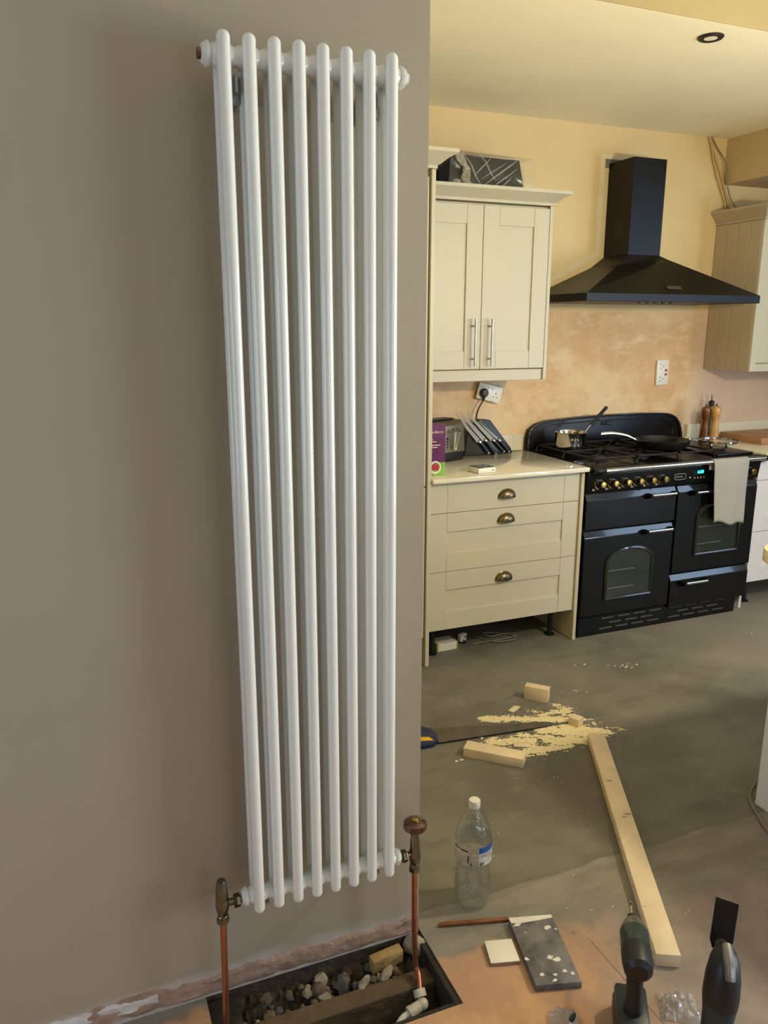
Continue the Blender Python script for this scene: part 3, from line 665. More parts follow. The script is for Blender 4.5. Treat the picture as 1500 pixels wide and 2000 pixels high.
# doors and drawers: flat front with a sloping top edge
def front(x0, x1, z0, z1, slope=0.033, th=0.030):
    bm = BM(); y = CY
    prism(bm, [(x0, y, z0+0.004), (x0, y, z1-slope), (x0, y+0.017, z1), (x0, y+th, z1), (x0, y+th, z0)], (x1-x0, 0, 0), 0.0025)
    return bm
def bevel_slot(o):
    o.data.materials.append(MATS['cooker_bevel'])
    for p in o.data.polygons:
        if p.normal.z > 0.3 and p.normal.y < -0.5: p.material_index = 1
    return o
def bar(x0, x1, z, parent, y=CY):
    x0, x1 = x0-0.036, x1-0.034
    bm = BM(); cyl(bm, (x0+0.012, y-0.036, z), (x1-0.010, y-0.036, z), 0.0085, seg=14); h = obj('handle', bm, 'chrome', parent)
    for x in (x0, x1-0.014):
        bm = BM(); prism(bm, [(x, y+0.001, z-0.024), (x, y-0.043, z-0.010), (x, y-0.047, z+0.006), (x, y-0.026, z+0.010), (x, y+0.001, z+0.006)], (0.016, 0, 0), 0.002); obj('handle_bracket', bm, 'enamel_black', ck)
def arch(x0, x1, z0, zs, zt, y, n=14):
    """arched outline: square bottom, springing at zs, crown at zt"""
    P = [(x0, y, z0), (x1, y, z0), (x1, y, zs)]
    for i in range(1, n):
        a = i/n; P.append((x1+(x0-x1)*a, y, zs+(zt-zs)*(1-(2*a-1)**2)**0.65))
    return P+[(x0, y, zs)]
def ovendoor(x0, x1, z0, z1, wx0, wx1, wz0, wzs, wzt, hx0, hx1, hz):
    d = bevel_slot(obj('oven_door', front(x0, x1, z0, z1), 'cooker_black', ck, smooth=False))
    bm = BM(); prism(bm, arch(wx0, wx1, wz0, wzs, wzt, CY-0.0008), (0, 0.002, 0)); obj('oven_cavity', bm, 'oven_inside', d, smooth=False)
    for z in (wz0+0.055, wz0+0.150):
        bm = BM(); cyl(bm, (wx0+0.004, CY-0.004, z), (wx0+(wx1-wx0)*0.62, CY-0.004, z), 0.003, seg=6); obj('oven_rack', bm, 'rack_steel', d)
    bm = BM(); prism(bm, arch(wx0, wx1, wz0, wzs, wzt, CY-0.009), (0, 0.002, 0)); obj('window', bm, 'oven_glass', d, smooth=False)
    P = arch(wx0, wx1, wz0, wzs, wzt, CY-0.004); bm = BM(); tube(bm, [P[-1]]+P+[P[0]], 0.0095, 8, False); obj('window_frame', bm, 'cooker_bevel', d)
    bar(hx0, hx1, hz, d)
    return d
ovendoor(2.358, 2.922, 0.114, 0.574, 2.503, 2.792, 0.205, 0.410, 0.470, 2.745, 2.930, 0.552)
ovendoor(2.934, 3.484, 0.285, 0.768, 3.075, 3.372, 0.385, 0.605, 0.665, 3.045, 3.225, 0.735)
d = bevel_slot(obj('drawer', front(2.356, 2.922, 0.583, 0.770), 'cooker_black', ck, smooth=False)); bar(2.752, 2.935, 0.742, d)
d = bevel_slot(obj('drawer', front(2.934, 3.484, 0.092, 0.278), 'cooker_black', ck, smooth=False)); bar(3.030, 3.205, 0.235, d)
# splashback
sp = [(2.3525, 0.906), (2.354, 0.975), (2.365, 1.022), (2.41, 1.054), (2.48, 1.071), (2.70, 1.082), (2.91, 1.087), (3.15, 1.086), (3.33, 1.078), (3.395, 1.055), (3.43, 1.015), (3.452, 0.95), (3.456, 0.906)]
bm = BM(); prism(bm, [(x, 3.704, z) for x, z in sp], (0, 0.030, 0), 0.004); sb = obj('splashback', bm, 'enamel_black', ck)
bm = BM(); tube(bm, spline([(2.362+(x-2.3525)*0.975, 3.701, 0.912+(z-0.906)*0.94) for x, z in sp], 3), 0.006, 8); obj('splashback_rim', bm, 'cooker_bevel', sb)
bm = BM(); tube(bm, [(2.46, 3.703, 0.955), (2.46, 3.703, 1.03), (2.50, 3.703, 1.048), (2.91, 3.703, 1.058), (3.30, 3.703, 1.052), (3.36, 3.703, 1.03), (3.37, 3.703, 0.955)], 0.004, 6); box(bm, 2.845, 2.925, 3.698, 3.706, 1.028, 1.050, 0.004); obj('splashback_emblem', bm, 'cooker_bevel', sb)
# burners and pan supports
for cx, cy, r in ((2.53, 3.30, 0.040), (2.53, 3.56, 0.030), (2.80, 3.30, 0.034), (2.80, 3.56, 0.040), (3.06, 3.43, 0.052)):
    bm = BM(); lathe(bm, [(r*1.3, CZ), (r*1.3, CZ+0.006), (r, CZ+0.009), (r, CZ+0.020), (r*0.9, CZ+0.024), (0.0001, CZ+0.025)], 20, (cx, cy, 0)); obj('burner', bm, 'cast_iron', hob)
for x0, x1, cc in ((2.395, 2.662, ((2.53, 3.30), (2.53, 3.56))), (2.668, 2.935, ((2.80, 3.30), (2.80, 3.56))), (2.941, 3.180, ((3.06, 3.43),))):
    bm = BM(); y0, y1, zt = 3.165, 3.675, CZ+0.036; r = 0.0055
    for yy in (y0, (y0+y1)/2, y1): tube(bm, [(x0, yy, CZ+0.002), (x0+0.012, yy, zt), (x1-0.012, yy, zt), (x1, yy, CZ+0.002)], r, 6)
    for xx in (x0+0.012, x1-0.012): tube(bm, [(xx, y0, zt), (xx, y1, zt)], r, 6)
    for cx, cy in cc:
        for a in range(4):
            c_, s_ = math.cos(a*PI/2+PI/4), math.sin(a*PI/2+PI/4); tube(bm, [(cx+0.03*c_, cy+0.03*s_, zt+0.002), (cx+0.115*c_, cy+0.125*s_, zt)], [0.004, r], 6)
    obj('pan_support', bm, 'cast_iron', hob)
bm = BM(); box(bm, 3.200, 3.455, 3.165, 3.66, CZ, CZ+0.012, 0.004, 2); obj('hotplate', bm, 'enamel_black', hob)

# ------------------------------------------------------------------ extractor hood
hd = thing('extractor_hood', 'black chimney extractor hood above the range cooker', 'extractor', (2.925, 3.5, 1.702))
HX, HXR, HYF = 2.371, 3.484, 3.260
bm = BM(); box(bm, HX, HXR, HYF, YB-0.001, 1.702, 1.742, 0.0015); obj('rim', bm, 'hood_black', hd)
bm = BM(); FX0, FX1, FY, FZ = 2.8166, 3.0277, 3.535, 1.950
base = [(HX+0.002, HYF+0.002, 1.742), (HXR-0.002, HYF+0.002, 1.742), (HXR-0.002, YB-0.002, 1.742), (HX+0.002, YB-0.002, 1.742)]
mid = [(2.735, FY-0.03, 1.893), (FX1+0.03, FY-0.03, 1.930), (FX1+0.03, YB-0.002, 1.930), (2.735, YB-0.002, 1.893)]
top = [(FX0, FY, FZ), (FX1, FY, FZ), (FX1, YB-0.002, FZ), (FX0, YB-0.002, FZ)]
L_ = [[bm.verts.new(p) for p in q] for q in (base, mid, top)]
for a, b in zip(L_, L_[1:]):
    for k in range(4): bm.faces.new((a[k], a[(k+1) % 4], b[(k+1) % 4], b[k]))
bm.faces.new(L_[0][::-1]); bm.faces.new(L_[2]); cn = obj('canopy', bm, 'hood_black', hd, smooth=False)
bm = BM(); box(bm, FX0, FX1, FY, YB-0.002, FZ+0.0005, 2.432, 0.001); fl = obj('flue', bm, 'hood_glossy', hd)
bm = BM(); q = [(FX0-0.001, 3.60+0.05*i, 2.045+0.075*j) for i, j in ((0, 0), (1, 0), (1, 1), (0, 1))]; prism(bm, q, (0.002, 0, 0)); obj('vent_grille', bm, 'dark_gap', fl)
bm = BM(); p0 = Vector((2.93, HYF+0.04, 1.764)); 
prism(bm, [(2.885, 3.288, 1.765), (2.970, 3.288, 1.765), (2.975, 3.296, 1.772), (2.965, 3.306, 1.780), (2.890, 3.306, 1.780), (2.880, 3.296, 1.772)], (0, -0.004, 0.004)); obj('emblem', bm, 'slot_grey', cn)
for k in range(5):
    bm = BM(); cyl(bm, (2.72+0.05*k, 3.30, 1.702), (2.72+0.05*k, 3.30, 1.694), 0.008, seg=10); obj('switch', bm, 'black_plastic', hd)

# ------------------------------------------------------------------ kitchen: right run
t = thing('wall_cabinet', 'wall cabinet with taupe tongue-and-groove side right of the extractor', 'cabinet', (3.9, 3.57, 1.332))
bm = BM(); box(bm, 3.612, 4.40, 3.412, YB-0.001, 1.345, 2.14); obj('carcass', bm, 'cabinet_edge', t)
bm = BM(); box(bm, 3.606, 3.612, 3.405, YB-0.001, 1.332, 2.15); obj('side_panel', bm, 'board_taupe', t)
nb = 4; wb = (YB-0.002-3.405)/nb
for k in range(nb):
    bm = BM(); box(bm, 3.598, 3.606, 3.405+k*wb+0.0012, 3.405+(k+1)*wb-0.0012, 1.332, 2.15, 0.002); obj('board', bm, 'board_taupe', t)
bm = BM(); box(bm, 3.598, 3.640, 3.388, 3.4045, 1.332, 2.15, 0.0015); obj('face_post', bm, 'cabinet_cream', t)
bm = BM(); box(bm, 3.641, 4.40, 3.394, 3.411, 1.332, 1.375, 0.0015); obj('pelmet', bm, 'cabinet_cream', t)
obj('door', shaker(3.643, 4.10, 1.380, 2.12, 3.391, 0.085), 'cabinet_cream', t)
bm = BM(); cornice(bm, 3.598, 4.40, 3.388, 2.151, 2.225, 0.050, right=False, left=True); obj('cornice', bm, 'board_taupe', t)
t = thing('base_cabinet', 'white base cabinet standing right of the range cooker', 'cabinet', (3.95, 3.45, 0))
bm = BM(); box(bm, 3.497, 3.515, 3.190, YB-0.001, 0, 0.888, 0.001); obj('end_panel', bm, 'cabinet_white', t)
bm = BM(); box(bm, 3.516, 4.40, 3.185, YB-0.001, 0.160, 0.888); obj('carcass', bm, 'cabinet_white', t)
for z0, z1, pan in ((0.755, 0.886, False), (0.459, 0.752, True), (0.163, 0.456, True)): obj('drawer', shaker(3.500, 4.10, z0, z1, 3.160, 0.09, pan, 0.022), 'cabinet_white', t)
for x in (3.62, 4.30):
    bm = BM(); lathe(bm, [(0.026, 0), (0.026, 0.008), (0.013, 0.012), (0.013, 0.16)], 14, (x, 3.27, 0)); obj('leg', bm, 'black_plastic', t)
bm = BM(); box(bm, 3.506, 4.45, 3.120, YB-0.002, 0.889, 0.911, 0.004, 2); tag(obj('worktop', bm, 'worktop_white'), 'white worktop right of the range cooker', 'worktop')
bm = BM(); box(bm, 3.500, 4.45, YB-0.022, YB-0.001, 0.9115, 1.000, 0.002); tag(obj('upstand', bm, 'worktop_white'), 'white upstand behind the chopping board', 'upstand')
bm = BM(); box(bm, 3.72, 4.20, 3.36, 3.68, 0.9115, 0.951, 0.004, 2); tag(obj('chopping_board', bm, 'oak_board'), 'thick brown wooden chopping board on the right worktop', 'board')

# ------------------------------------------------------------------ island (its corner only)
isl = thing('island', 'pale kitchen island end with cream rounded top at the right edge', 'island', (2.6, 1.25, 0))
P = [(3.3, 0.70), (3.3, 1.775)]; cr = 0.10
for i in range(9):
    a = PI/2+PI/2*i/8; P.append((1.964+cr+cr*math.cos(a), 1.775-cr+cr*math.sin(a)))
for i in range(9):
    a = PI+PI/2*i/8; P.append((1.964+cr+cr*math.cos(a), 0.70+cr+cr*math.sin(a)))
bm = BM(); prism(bm, [(x, y, 0.868) for x, y in P], (0, 0, 0.042), 0.004); obj('top', bm, 'island_top', isl)
bm = BM(); box(bm, 2.060, 2.080, 0.80, 1.718, 0.0, 0.867, 0.002); obj('end_panel', bm, 'island_panel', isl)
bm = BM(); box(bm, 2.0805, 3.25, 0.82, 1.70, 0.0, 0.867, 0.002); obj('carcass', bm, 'island_panel', isl)
bm = BM(); tube(bm, spline([at(1478, 1525, 'z', .006), at(1466, 1548, 'z', .006), at(1469, 1570, 'z', .006), at(1482, 1595, 'z', .006), at(1500, 1622, 'z', .006), at(1530, 1660, 'z', .006)], 6), 0.004, 8)
tag(obj('floor_cable', bm, 'cable_grey'), 'grey cable looping on the floor beside the island', 'cable')

# ------------------------------------------------------------------ pans on the hob
VD = Vector((0.55, 0.835, 0))      # horizontal direction away from the viewer, used to step from a front edge to a centre
ZS = CZ + 0.0425                   # top of the pan supports
c = at(1114, 879, 'z', ZS)+VD*0.080; R_ = 0.080; zr = at(1114, 843, 'y', c.y).z
t = thing('saucepan', 'small steel saucepan with upright black handle on the hob', 'saucepan', (c.x, c.y, ZS))
bm = BM(); lathe(bm, [(0.0001, ZS), (R_-0.008, ZS), (R_-0.002, ZS+0.006), (R_, ZS+0.02), (R_, zr-0.004), (R_+0.004, zr), (R_+0.001, zr+0.001), (R_-0.002, zr-0.005), (R_-0.003, ZS+0.01), (0.0001, ZS+0.006)], 36, (c.x, c.y, 0)); obj('pot', bm, 'steel_pan', t, edge=50)
hv = (at(1185, 795, 'y', c.y+0.06)-at(1140, 845, 'y', c.y+0.04)); h0 = at(1140, 845, 'y', c.y+0.04); h1 = h0+hv
bm = BM(); tube(bm, [h0-hv*0.05, h0+hv*0.15, h0+hv*0.36], [0.006, 0.006, 0.005], 8); hs = obj('handle_shank', bm, 'steel_pan', t)
bm = BM(); tube(bm, spline([h0+hv*0.32, h0+hv*0.55, h0+hv*0.85, h1], 4), 0.0095, 10); obj('handle_grip', bm, 'handle_black', t)
bm = BM(); q = c-VD*R_; tube(bm, [Vector((q.x+0.03, q.y-0.02, zr+0.004)), Vector((q.x+0.01, q.y-0.010, zr+0.006)), Vector((q.x-0.0, q.y-0.006, zr-0.012)), Vector((q.x+0.028, q.y-0.024, zr-0.022))], 0.004, 8); obj('side_bracket', bm, 'handle_black', t)
for dx in (0.004, 0.030):
    bm = BM(); ell(bm, (q.x+dx, q.y-0.003-dx*0.55, zr-0.035), 0.006, 0.006, 0.006, 10, 8); obj('rivet', bm, 'chrome', t)
c = at(1298, 880, 'z', ZS)+VD*0.105; R_ = 0.145
t = thing('frying_pan', 'large black frying pan with curved steel handle on the hob', 'frying pan', (c.x, c.y, ZS))
bm = BM(); lathe(bm, [(0.0001, ZS), (R_-0.035, ZS), (R_-0.012, ZS+0.018), (R_, ZS+0.047), (R_-0.003, ZS+0.048), (R_-0.016, ZS+0.020), (R_-0.038, ZS+0.005), (0.0001, ZS+0.004)], 40, (c.x, c.y, 0)); obj('pan', bm, 'nonstick', t, edge=50)
pe = at(1173, 847, 'y', c.y+0.03); ps = Vector((c.x, c.y, 0))+(Vector((pe.x, pe.y, 0))-Vector((c.x, c.y, 0))).normalized()*(R_-0.006); ps.z = ZS+0.040
bm = BM(); tube(bm, spline([ps, ps.lerp(pe, 0.35)+Vector((0, 0, 0.018)), ps.lerp(pe, 0.7)+Vector((0, 0, 0.016)), pe], 5), [0.006]*4+[0.007]*6+[0.0085]*6, 10); obj('handle', bm, 'chrome', t)
qq = (Vector((c.x, c.y, 0))-Vector((pe.x, pe.y, 0))).normalized(); ph = Vector((c.x, c.y, ZS+0.043))+qq*(R_-0.002)
bm = BM(); s_ = Vector((-qq.y, qq.x, 0)); tube(bm, spline([ph+s_*0.025, ph+qq*0.03+s_*0.02, ph+qq*0.03-s_*0.02, ph-s_*0.025], 4), 0.004, 8); obj('helper_handle', bm, 'chrome', t)
c = at(1405, 861, 'z', 0.968); R_ = 0.105; zl = CZ+0.0125
t = thing('pan_lid', 'glass pan lid lying upside down with steel rim beside the tea towel', 'lid', (c.x, c.y, zl))
bm = BM(); lathe(bm, [(R_-0.003, 0.966), (R_, 0.969), (R_, 0.975), (R_-0.003, 0.976)], 40, (c.x, c.y, 0)); bmesh.ops.remove_doubles(bm, verts=bm.verts[:], dist=1e-5)
for f in [f for f in bm.faces if len(f.verts) > 4]: bm.faces.remove(f)
obj('rim', bm, 'chrome', t)
bm = BM(); lathe(bm, [(0.0001, 0.944), (R_*0.5, 0.950), (R_*0.85, 0.960), (R_-0.003, 0.970)], 32, (c.x, c.y, 0)); obj('glass', bm, 'lid_glass', t)
bm = BM(); hx = Vector((0.9, -0.35, 0)).normalized(); cc = Vector((c.x, c.y, 0)); tube(bm, spline([cc-hx*0.045+Vector((0, 0, 0.948)), cc-hx*0.03+Vector((0, 0, zl+0.006)), cc+hx*0.03+Vector((0, 0, zl+0.006)), cc+hx*0.045+Vector((0, 0, 0.948))], 6), 0.0065, 10); obj('handle', bm, 'handle_black', t)
for s in (-1, 1):
    bm = BM(); lathe(bm, [(0.009, 0.943), (0.009, 0.953), (0.0001, 0.954)], 12, tuple(cc+hx*0.045*s)); obj('handle_mount', bm, 'chrome', t)

# tea towel over the rail
TX0, TX1 = at(1398, 892, 'y', 3.078).x, at(1466, 886, 'y', 3.078).x
bm = BM(); nu, nv = 22, 34; V = []; ry, rz, rr = CY-0.042, 0.893, 0.0155
zb0, zb1 = at(1396, 1020, 'y', 3.08).z, at(1450, 1022, 'y', 3.08).z
for i in range(nu+1):
    u = i/nu; row = []; zb = zb0+(zb1-zb0)*u+0.008*math.sin(u*9)
    for j in range(nv+1):
        v = j/nv
        wav = 0.006*math.sin(u*7+v*2)*min(1, v*2)+0.004*noise.noise((u*4, v*5, 1))
        if v < 0.16: y = ry+rr; z = rz-0.045+0.045*v/0.16; wav = 0
        elif v < 0.30:
            a = PI*(v-0.16)/0.14; y = ry+rr*math.cos(a); z = rz+rr*math.sin(a); wav = 0
        else:
            s = (v-0.30)/0.70; y = ry-rr-0.010*s-0.004; z = rz-(rz-zb)*s
            if j == nv: y += 0.004
        x = TX0+(TX1-TX0)*u; x += (0.030*(1-u)-0.004*u)*max(0, v-0.30)/0.7
        row.append(bm.verts.new((x, min(y+wav, ry-rr-0.003) if v > 0.30 else y, z)))
    V.append(row)
for i in range(nu):
    for j in range(nv): bm.faces.new((V[i][j], V[i+1][j], V[i+1][j+1], V[i][j+1]))
o = tag(obj('tea_towel', bm, 'towel_waffle', edge=80), 'grey waffle tea towel draped over the cooker rail', 'towel')
md = o.modifiers.new('thickness', 'SOLIDIFY'); md.thickness = 0.0025; md.offset = 0

# mills and oil bottle on the right worktop
def mill(px, py, ptop, m, label):
    c = at(px, py, 'z', 0.912); zt = at(px, ptop, 'y', c.y).z; h = zt-0.912; r = 0.029
    t = thing('pepper_mill', label, 'mill', (c.x, c.y, 0.912))
    bm = BM(); lathe(bm, [(0.0001, 0), (r, 0), (r, h*0.06), (r*0.92, h*0.08), (r*0.96, h*0.12), (r*0.70, h*0.45), (r*0.62, h*0.58), (r*0.80, h*0.66), (r*0.86, h*0.69), (r*0.74, h*0.705)], 24, (c.x, c.y, 0.912)); obj('body', bm, m, t)
    bm = BM(); lathe(bm, [(r*0.74, h*0.706), (r*0.9, h*0.725), (r*0.94, h*0.78), (r*0.98, h*0.84), (r*0.8, h*0.91), (r*0.35, h*0.945), (0.0001, h*0.95)], 24, (c.x, c.y, 0.912)); hd_ = obj('head', bm, m, t)
    bm = BM(); lathe(bm, [(0.005, h*0.94), (0.007, h*0.97), (0.005, h), (0.0001, h)], 10, (c.x, c.y, 0.912)); obj('finial', bm, 'antique_brass', t)
mill(1374, 863, 789, 'mill_dark', 'dark wooden pepper mill beside the oil bottle')
mill(1393, 864, 788, 'mill_light', 'pale wooden mill right of the dark one')
c = at(1383, 856, 'z', 0.912); c.y = min(c.y, 3.680); z1 = at(1378, 770, 'y', c.y).z
t = thing('oil_bottle', 'green oil bottle with steel pourer behind the two mills', 'bottle', (c.x, c.y, 0.912))
bm = BM(); h = z1-0.912; lathe(bm, [(0.0001, 0), (0.030, 0), (0.031, 0.01), (0.030, h*0.52), (0.014, h*0.68), (0.013, h*0.78), (0.0001, h*0.78)], 20, (c.x, c.y, 0.912)); obj('glass', bm, 'olive_glass', t)
bm = BM(); lathe(bm, [(0.016, h*0.74), (0.017, h*0.84), (0.010, h*0.86), (0.0001, h*0.86)], 14, (c.x, c.y, 0.912)); obj('stopper', bm, 'black_plastic', t)
bm = BM(); tube(bm, [(c.x, c.y, 0.912+h*0.85), (c.x-0.002, c.y, 0.912+h*0.93), (c.x-0.008, c.y-0.004, 0.912+h)], [0.006, 0.005, 0.0035], 8); obj('pourer', bm, 'chrome', t)

# ------------------------------------------------------------------ things on the left worktop
ZW = 0.9115
# purple carton
b1 = at(869, 928, 'z', ZW); ztop = at(874, 828, 'y', b1.y).z; bw, bh, bd_ = 0.105, ztop-ZW, 0.060
t = thing('carton', 'purple drink carton with green foot against the tall cabinet', 'carton', (b1.x-bw/2, b1.y+bd_/2, ZW))
fx0 = max(1.5035, b1.x-bw); fy = b1.y
bm = BM(); box(bm, fx0, b1.x, fy, fy+bd_, ZW, ztop, 0.001); obj('box', bm, 'purple_card', t)
bm = BM(); box(bm, fx0-0.0005, b1.x+0.0006, fy-0.0008, fy+bd_, ZW, ZW+0.062); obj('green_print', bm, 'green_card', t)
lw = wloc(t)
text('title_print', 'yterBerry.', 0.0175, t, 'pink_print', Vector((b1.x-0.082, fy-0.0009, ztop-0.040))-lw, (1, 0, 0), (0, 0, 1), 0.0004)
for k, (dz, ln) in enumerate(((0.068, 0.028), (0.078, 0.046), (0.094, 0.066), (0.104, 0.052), (0.124, 0.026))):
    bm = BM(); box(bm, b1.x-0.092, b1.x-0.092+ln, fy-0.0008, fy, ztop-dz-0.0025, ztop-dz+0.0012); obj('small_print', bm, 'pink_print', t)
bm = BM(); cx_ = b1.x-0.052; tube(bm, [(cx_+0.026*math.cos(a), fy-0.0025, ZW+0.040+0.026*math.sin(a)) for a in [2*PI*k/20 for k in range(20)]]+[(cx_+0.026, fy-0.0025, ZW+0.040)], 0.0045, 6); obj('ring_print', bm, 'white_print', t)
bm = BM(); prism(bm, [(cx_-0.018, fy-0.002, ZW+0.030), (cx_+0.020, fy-0.002, ZW+0.024), (cx_+0.016, fy-0.002, ZW+0.048), (cx_, fy-0.002, ZW+0.060), (cx_-0.014, fy-0.002, ZW+0.052)], (0, 0.0015, 0)); obj('fruit_print', bm, 'red_print', t)
# toaster, turned a little
b_2 = at(908, 897, 'z', ZW); ang = 0.33
tw, td, th = 0.30, 0.135, 0.205
t = thing('toaster', 'brushed steel toaster with black base beside the knife stand', 'toaster', (b_2.x, b_2.y, ZW), (0, 0, ang))
bm = BM(); box(bm, -tw+0.004, -0.004, 0.004, td-0.004, 0.0, 0.045, 0.006, 2); obj('base', bm, 'black_plastic', t, local=True)
bm = BM(); prism(bm, [(-tw, 0, 0.045), (-tw, td, 0.045), (-tw, td-0.015, th-0.02), (-tw, td-0.035, th), (-tw, 0.035, th), (-tw, 0.012, th-0.025)], (tw, 0, 0), 0.005); obj('shell', bm, 'toaster_steel', t, local=True)
for y in (0.045, 0.075):
    bm = BM(); box(bm, -tw+0.03, -0.03, y, y+0.02, th-0.0005, th+0.002); obj('slot', bm, 'dark_gap', t, local=True)
for x in (-0.225, -0.085):
    bm = BM(); tube(bm, [(x-0.018, -0.004, 0.165), (x-0.018, -0.028, 0.155), (x, -0.030, 0.155), (x+0.018, -0.028, 0.155), (x+0.018, -0.004, 0.165)], 0.006, 8); tube(bm, [(x-0.018, -0.026, 0.155), (x-0.004, -0.008, 0.060)], 0.006, 8); tube(bm, [(x+0.018, -0.026, 0.155), (x+0.006, -0.008, 0.060)], 0.004, 8); obj('lever', bm, 'chrome', t, local=True)
    for k in range(4):
        bm = BM(); cyl(bm, (x-0.042, 0.006, 0.075+0.014*k), (x-0.042, -0.003+0.0045, 0.075+0.014*k), 0.005, seg=10); obj('button', bm, 'black_plastic', t, local=True)
bm = BM(); cyl(bm, (-0.001, 0.06, 0.100), (0.012, 0.06, 0.100), 0.013, seg=16); obj('dial', bm, 'chrome', t, local=True)
bm = BM(); tube(bm, [(-0.001, 0.05, 0.150), (0.022, 0.05, 0.150)], 0.005, 8); obj('side_lever', bm, 'chrome', t, local=True)
bm = BM(); g0 = (-tw+0.01, 0.02, th+0.003); box(bm, -tw+0.01, -0.05, 0.035, 0.105, th+0.0025, th+0.010, 0.003); obj('warming_rack', bm, 'black_plastic', t, local=True)
# magnetic knife stand and its knives
YK = 3.635
def kp(px, py, y): 
    p = at(px, py, 'y', y); return p
ks = [kp(907, 894, YK), kp(1001, 886, YK), kp(998, 874, YK), kp(958, 820, YK), kp(938, 819, YK), kp(915, 842, YK)]
zk = min(p.z for p in ks[:2])
for p in ks[:2]: p.z = ZW
bm = BM(); prism(bm, ks, (0, 0.042, 0), 0.004); tag(obj('knife_stand', bm, 'handle_black'), 'black slanted magnetic knife stand beside the toaster', 'knife stand')
for k, (tip, bol, end, wd, lab) in enumerate((((889, 804), (936, 861), (954, 884), 0.022, 'leftmost knife on the stand, tip beyond the toaster'), ((898, 802), (947, 858), (968, 886), 0.024, 'second knife from the left on the stand with broad blade'), ((911, 804), (963, 858), (984, 881), 0.022, 'third knife from the left on the stand'), ((938, 826), (974, 858), (994, 881), 0.013, 'short paring knife at the right of the stand'))):
    yk = YK-0.006-0.004*(3-k)
    T, B_, E_ = (Vector(at(*q, 'y', yk)) for q in (tip, bol, end)); ax = (B_-T).normalized(); nn = Vector((ax.z, 0, -ax.x)); 
    if nn.z > 0: nn = -nn
    t = thing('kitchen_knife', lab, 'knife', tuple(B_), group='knives on the magnetic stand')
    bm = BM(); prism(bm, [T, T.lerp(B_, 0.3)-nn*0.003, B_-nn*wd*0.35, B_+nn*wd*0.65, T.lerp(B_, 0.55)+nn*wd*0.6, T.lerp(B_, 0.2)+nn*wd*0.32], (0, 0.002, 0)); obj('blade', bm, 'knife_steel', t, smooth=False)
    bm = BM(); tube(bm, [B_-ax*0.002, B_+ax*0.012], [0.009, 0.009], 10); obj('bolster', bm, 'chrome', t)
    bm = BM(); tube(bm, spline([B_+ax*0.012, B_.lerp(E_, 0.6), E_], 4), 0.0085, 10); obj('handle', bm, 'handle_black', t)
    bm = BM(); ell(bm, E_, 0.0088, 0.0088, 0.0088, 10, 8); obj('end_cap', bm, 'chrome', t)
# small white hub
c = at(941, 916, 'z', ZW+0.012); t = thing('smart_hub', 'small square white hub with dark top on the worktop', 'hub', (c.x, c.y, ZW), (0, 0, 0.15))
bm = BM(); box(bm, -0.052, 0.052, -0.045, 0.045, 0.0, 0.025, 0.006, 2); obj('case', bm, 'socket_white', t, local=True)
bm = BM(); box(bm, -0.046, 0.046, -0.040, 0.040, 0.0252, 0.0275, 0.001); obj('lid', bm, 'device_dark', t, local=True)
bm = BM(); box(bm, 0.028, 0.040, -0.0458, -0.0448, 0.010, 0.014); obj('logo_print', bm, 'slot_grey', t, local=True)

# ------------------------------------------------------------------ sockets, plug, wall cables
def socket(c, rot, label, w_=0.147, h_=0.087, sw='white_plastic'):
    t = thing('wall_socket', label, 'socket', tuple(c), (0, rot, 0))
    bm = BM(); box(bm, -w_/2, w_/2, -0.006, 0.006, -h_/2, h_/2, 0.003, 2); obj('plate', bm, 'socket_white', t, local=True)
    for sx in (-1, 1):
        x = sx*w_*0.25
        for hx_, hz_, ww, hh in ((0, 0.008, 0.004, 0.009), (-0.011, -0.012, 0.007, 0.004), (0.011, -0.012, 0.007, 0.004)):
            bm = BM(); box(bm, x+hx_-ww/2, x+hx_+ww/2, -0.0068, -0.0055, hz_-hh/2-0.004, hz_+hh/2-0.004); obj('pin_hole', bm, 'dark_gap', t, local=True)
        bm = BM(); box(bm, sx*0.012-0.006, sx*0.012+0.006, -0.0085, -0.005, 0.016, 0.032, 0.001); obj('switch', bm, sw, t, local=True)
    return t
c1 = at(956, 767, 'y', YB-0.026); s1 = socket(c1, 0.25, 'crooked white double socket with black plug below the wall cabinet')
bm = BM(); box(bm, -0.060, 0.066, 0.0065, 0.025, -0.030, 0.046, 0.002); obj('back_box', bm, 'dark_gap', s1, local=True)
c2 = at(1293, 727, 'y', YB-0.007); socket(c2, PI/2-0.02, 'upright white double socket on the plaster under the extractor', sw='red_print')
pc = at(945, 767, 'y', YB-0.040)
t = thing('power_plug', 'round black plug in the crooked socket', 'plug', tuple(pc))
bm = BM(); lathe(bm, [(0.022, -0.006), (0.024, -0.012), (0.023, -0.026), (0.016, -0.032), (0.0001, -0.033)], 20, (pc.x, pc.y+0.014, pc.z), 'y'); obj('body', bm, 'black_plastic', t)
bm = BM(); tube(bm, [(pc.x, pc.y-0.004, pc.z-0.015), (pc.x-0.002, pc.y-0.004, pc.z-0.040)], [0.009, 0.0055], 10); obj('cord_grip', bm, 'black_plastic', t)
bm = BM(); tube(bm, spline([(pc.x-0.002, pc.y-0.004, pc.z-0.036), at(934, 800, 'y', pc.y-0.006), at(930, 822, 'y', pc.y-0.004), (pc.x-0.040, pc.y-0.002, ZW+0.02)], 6), 0.0042, 8); obj('flex', bm, 'black_plastic', t)
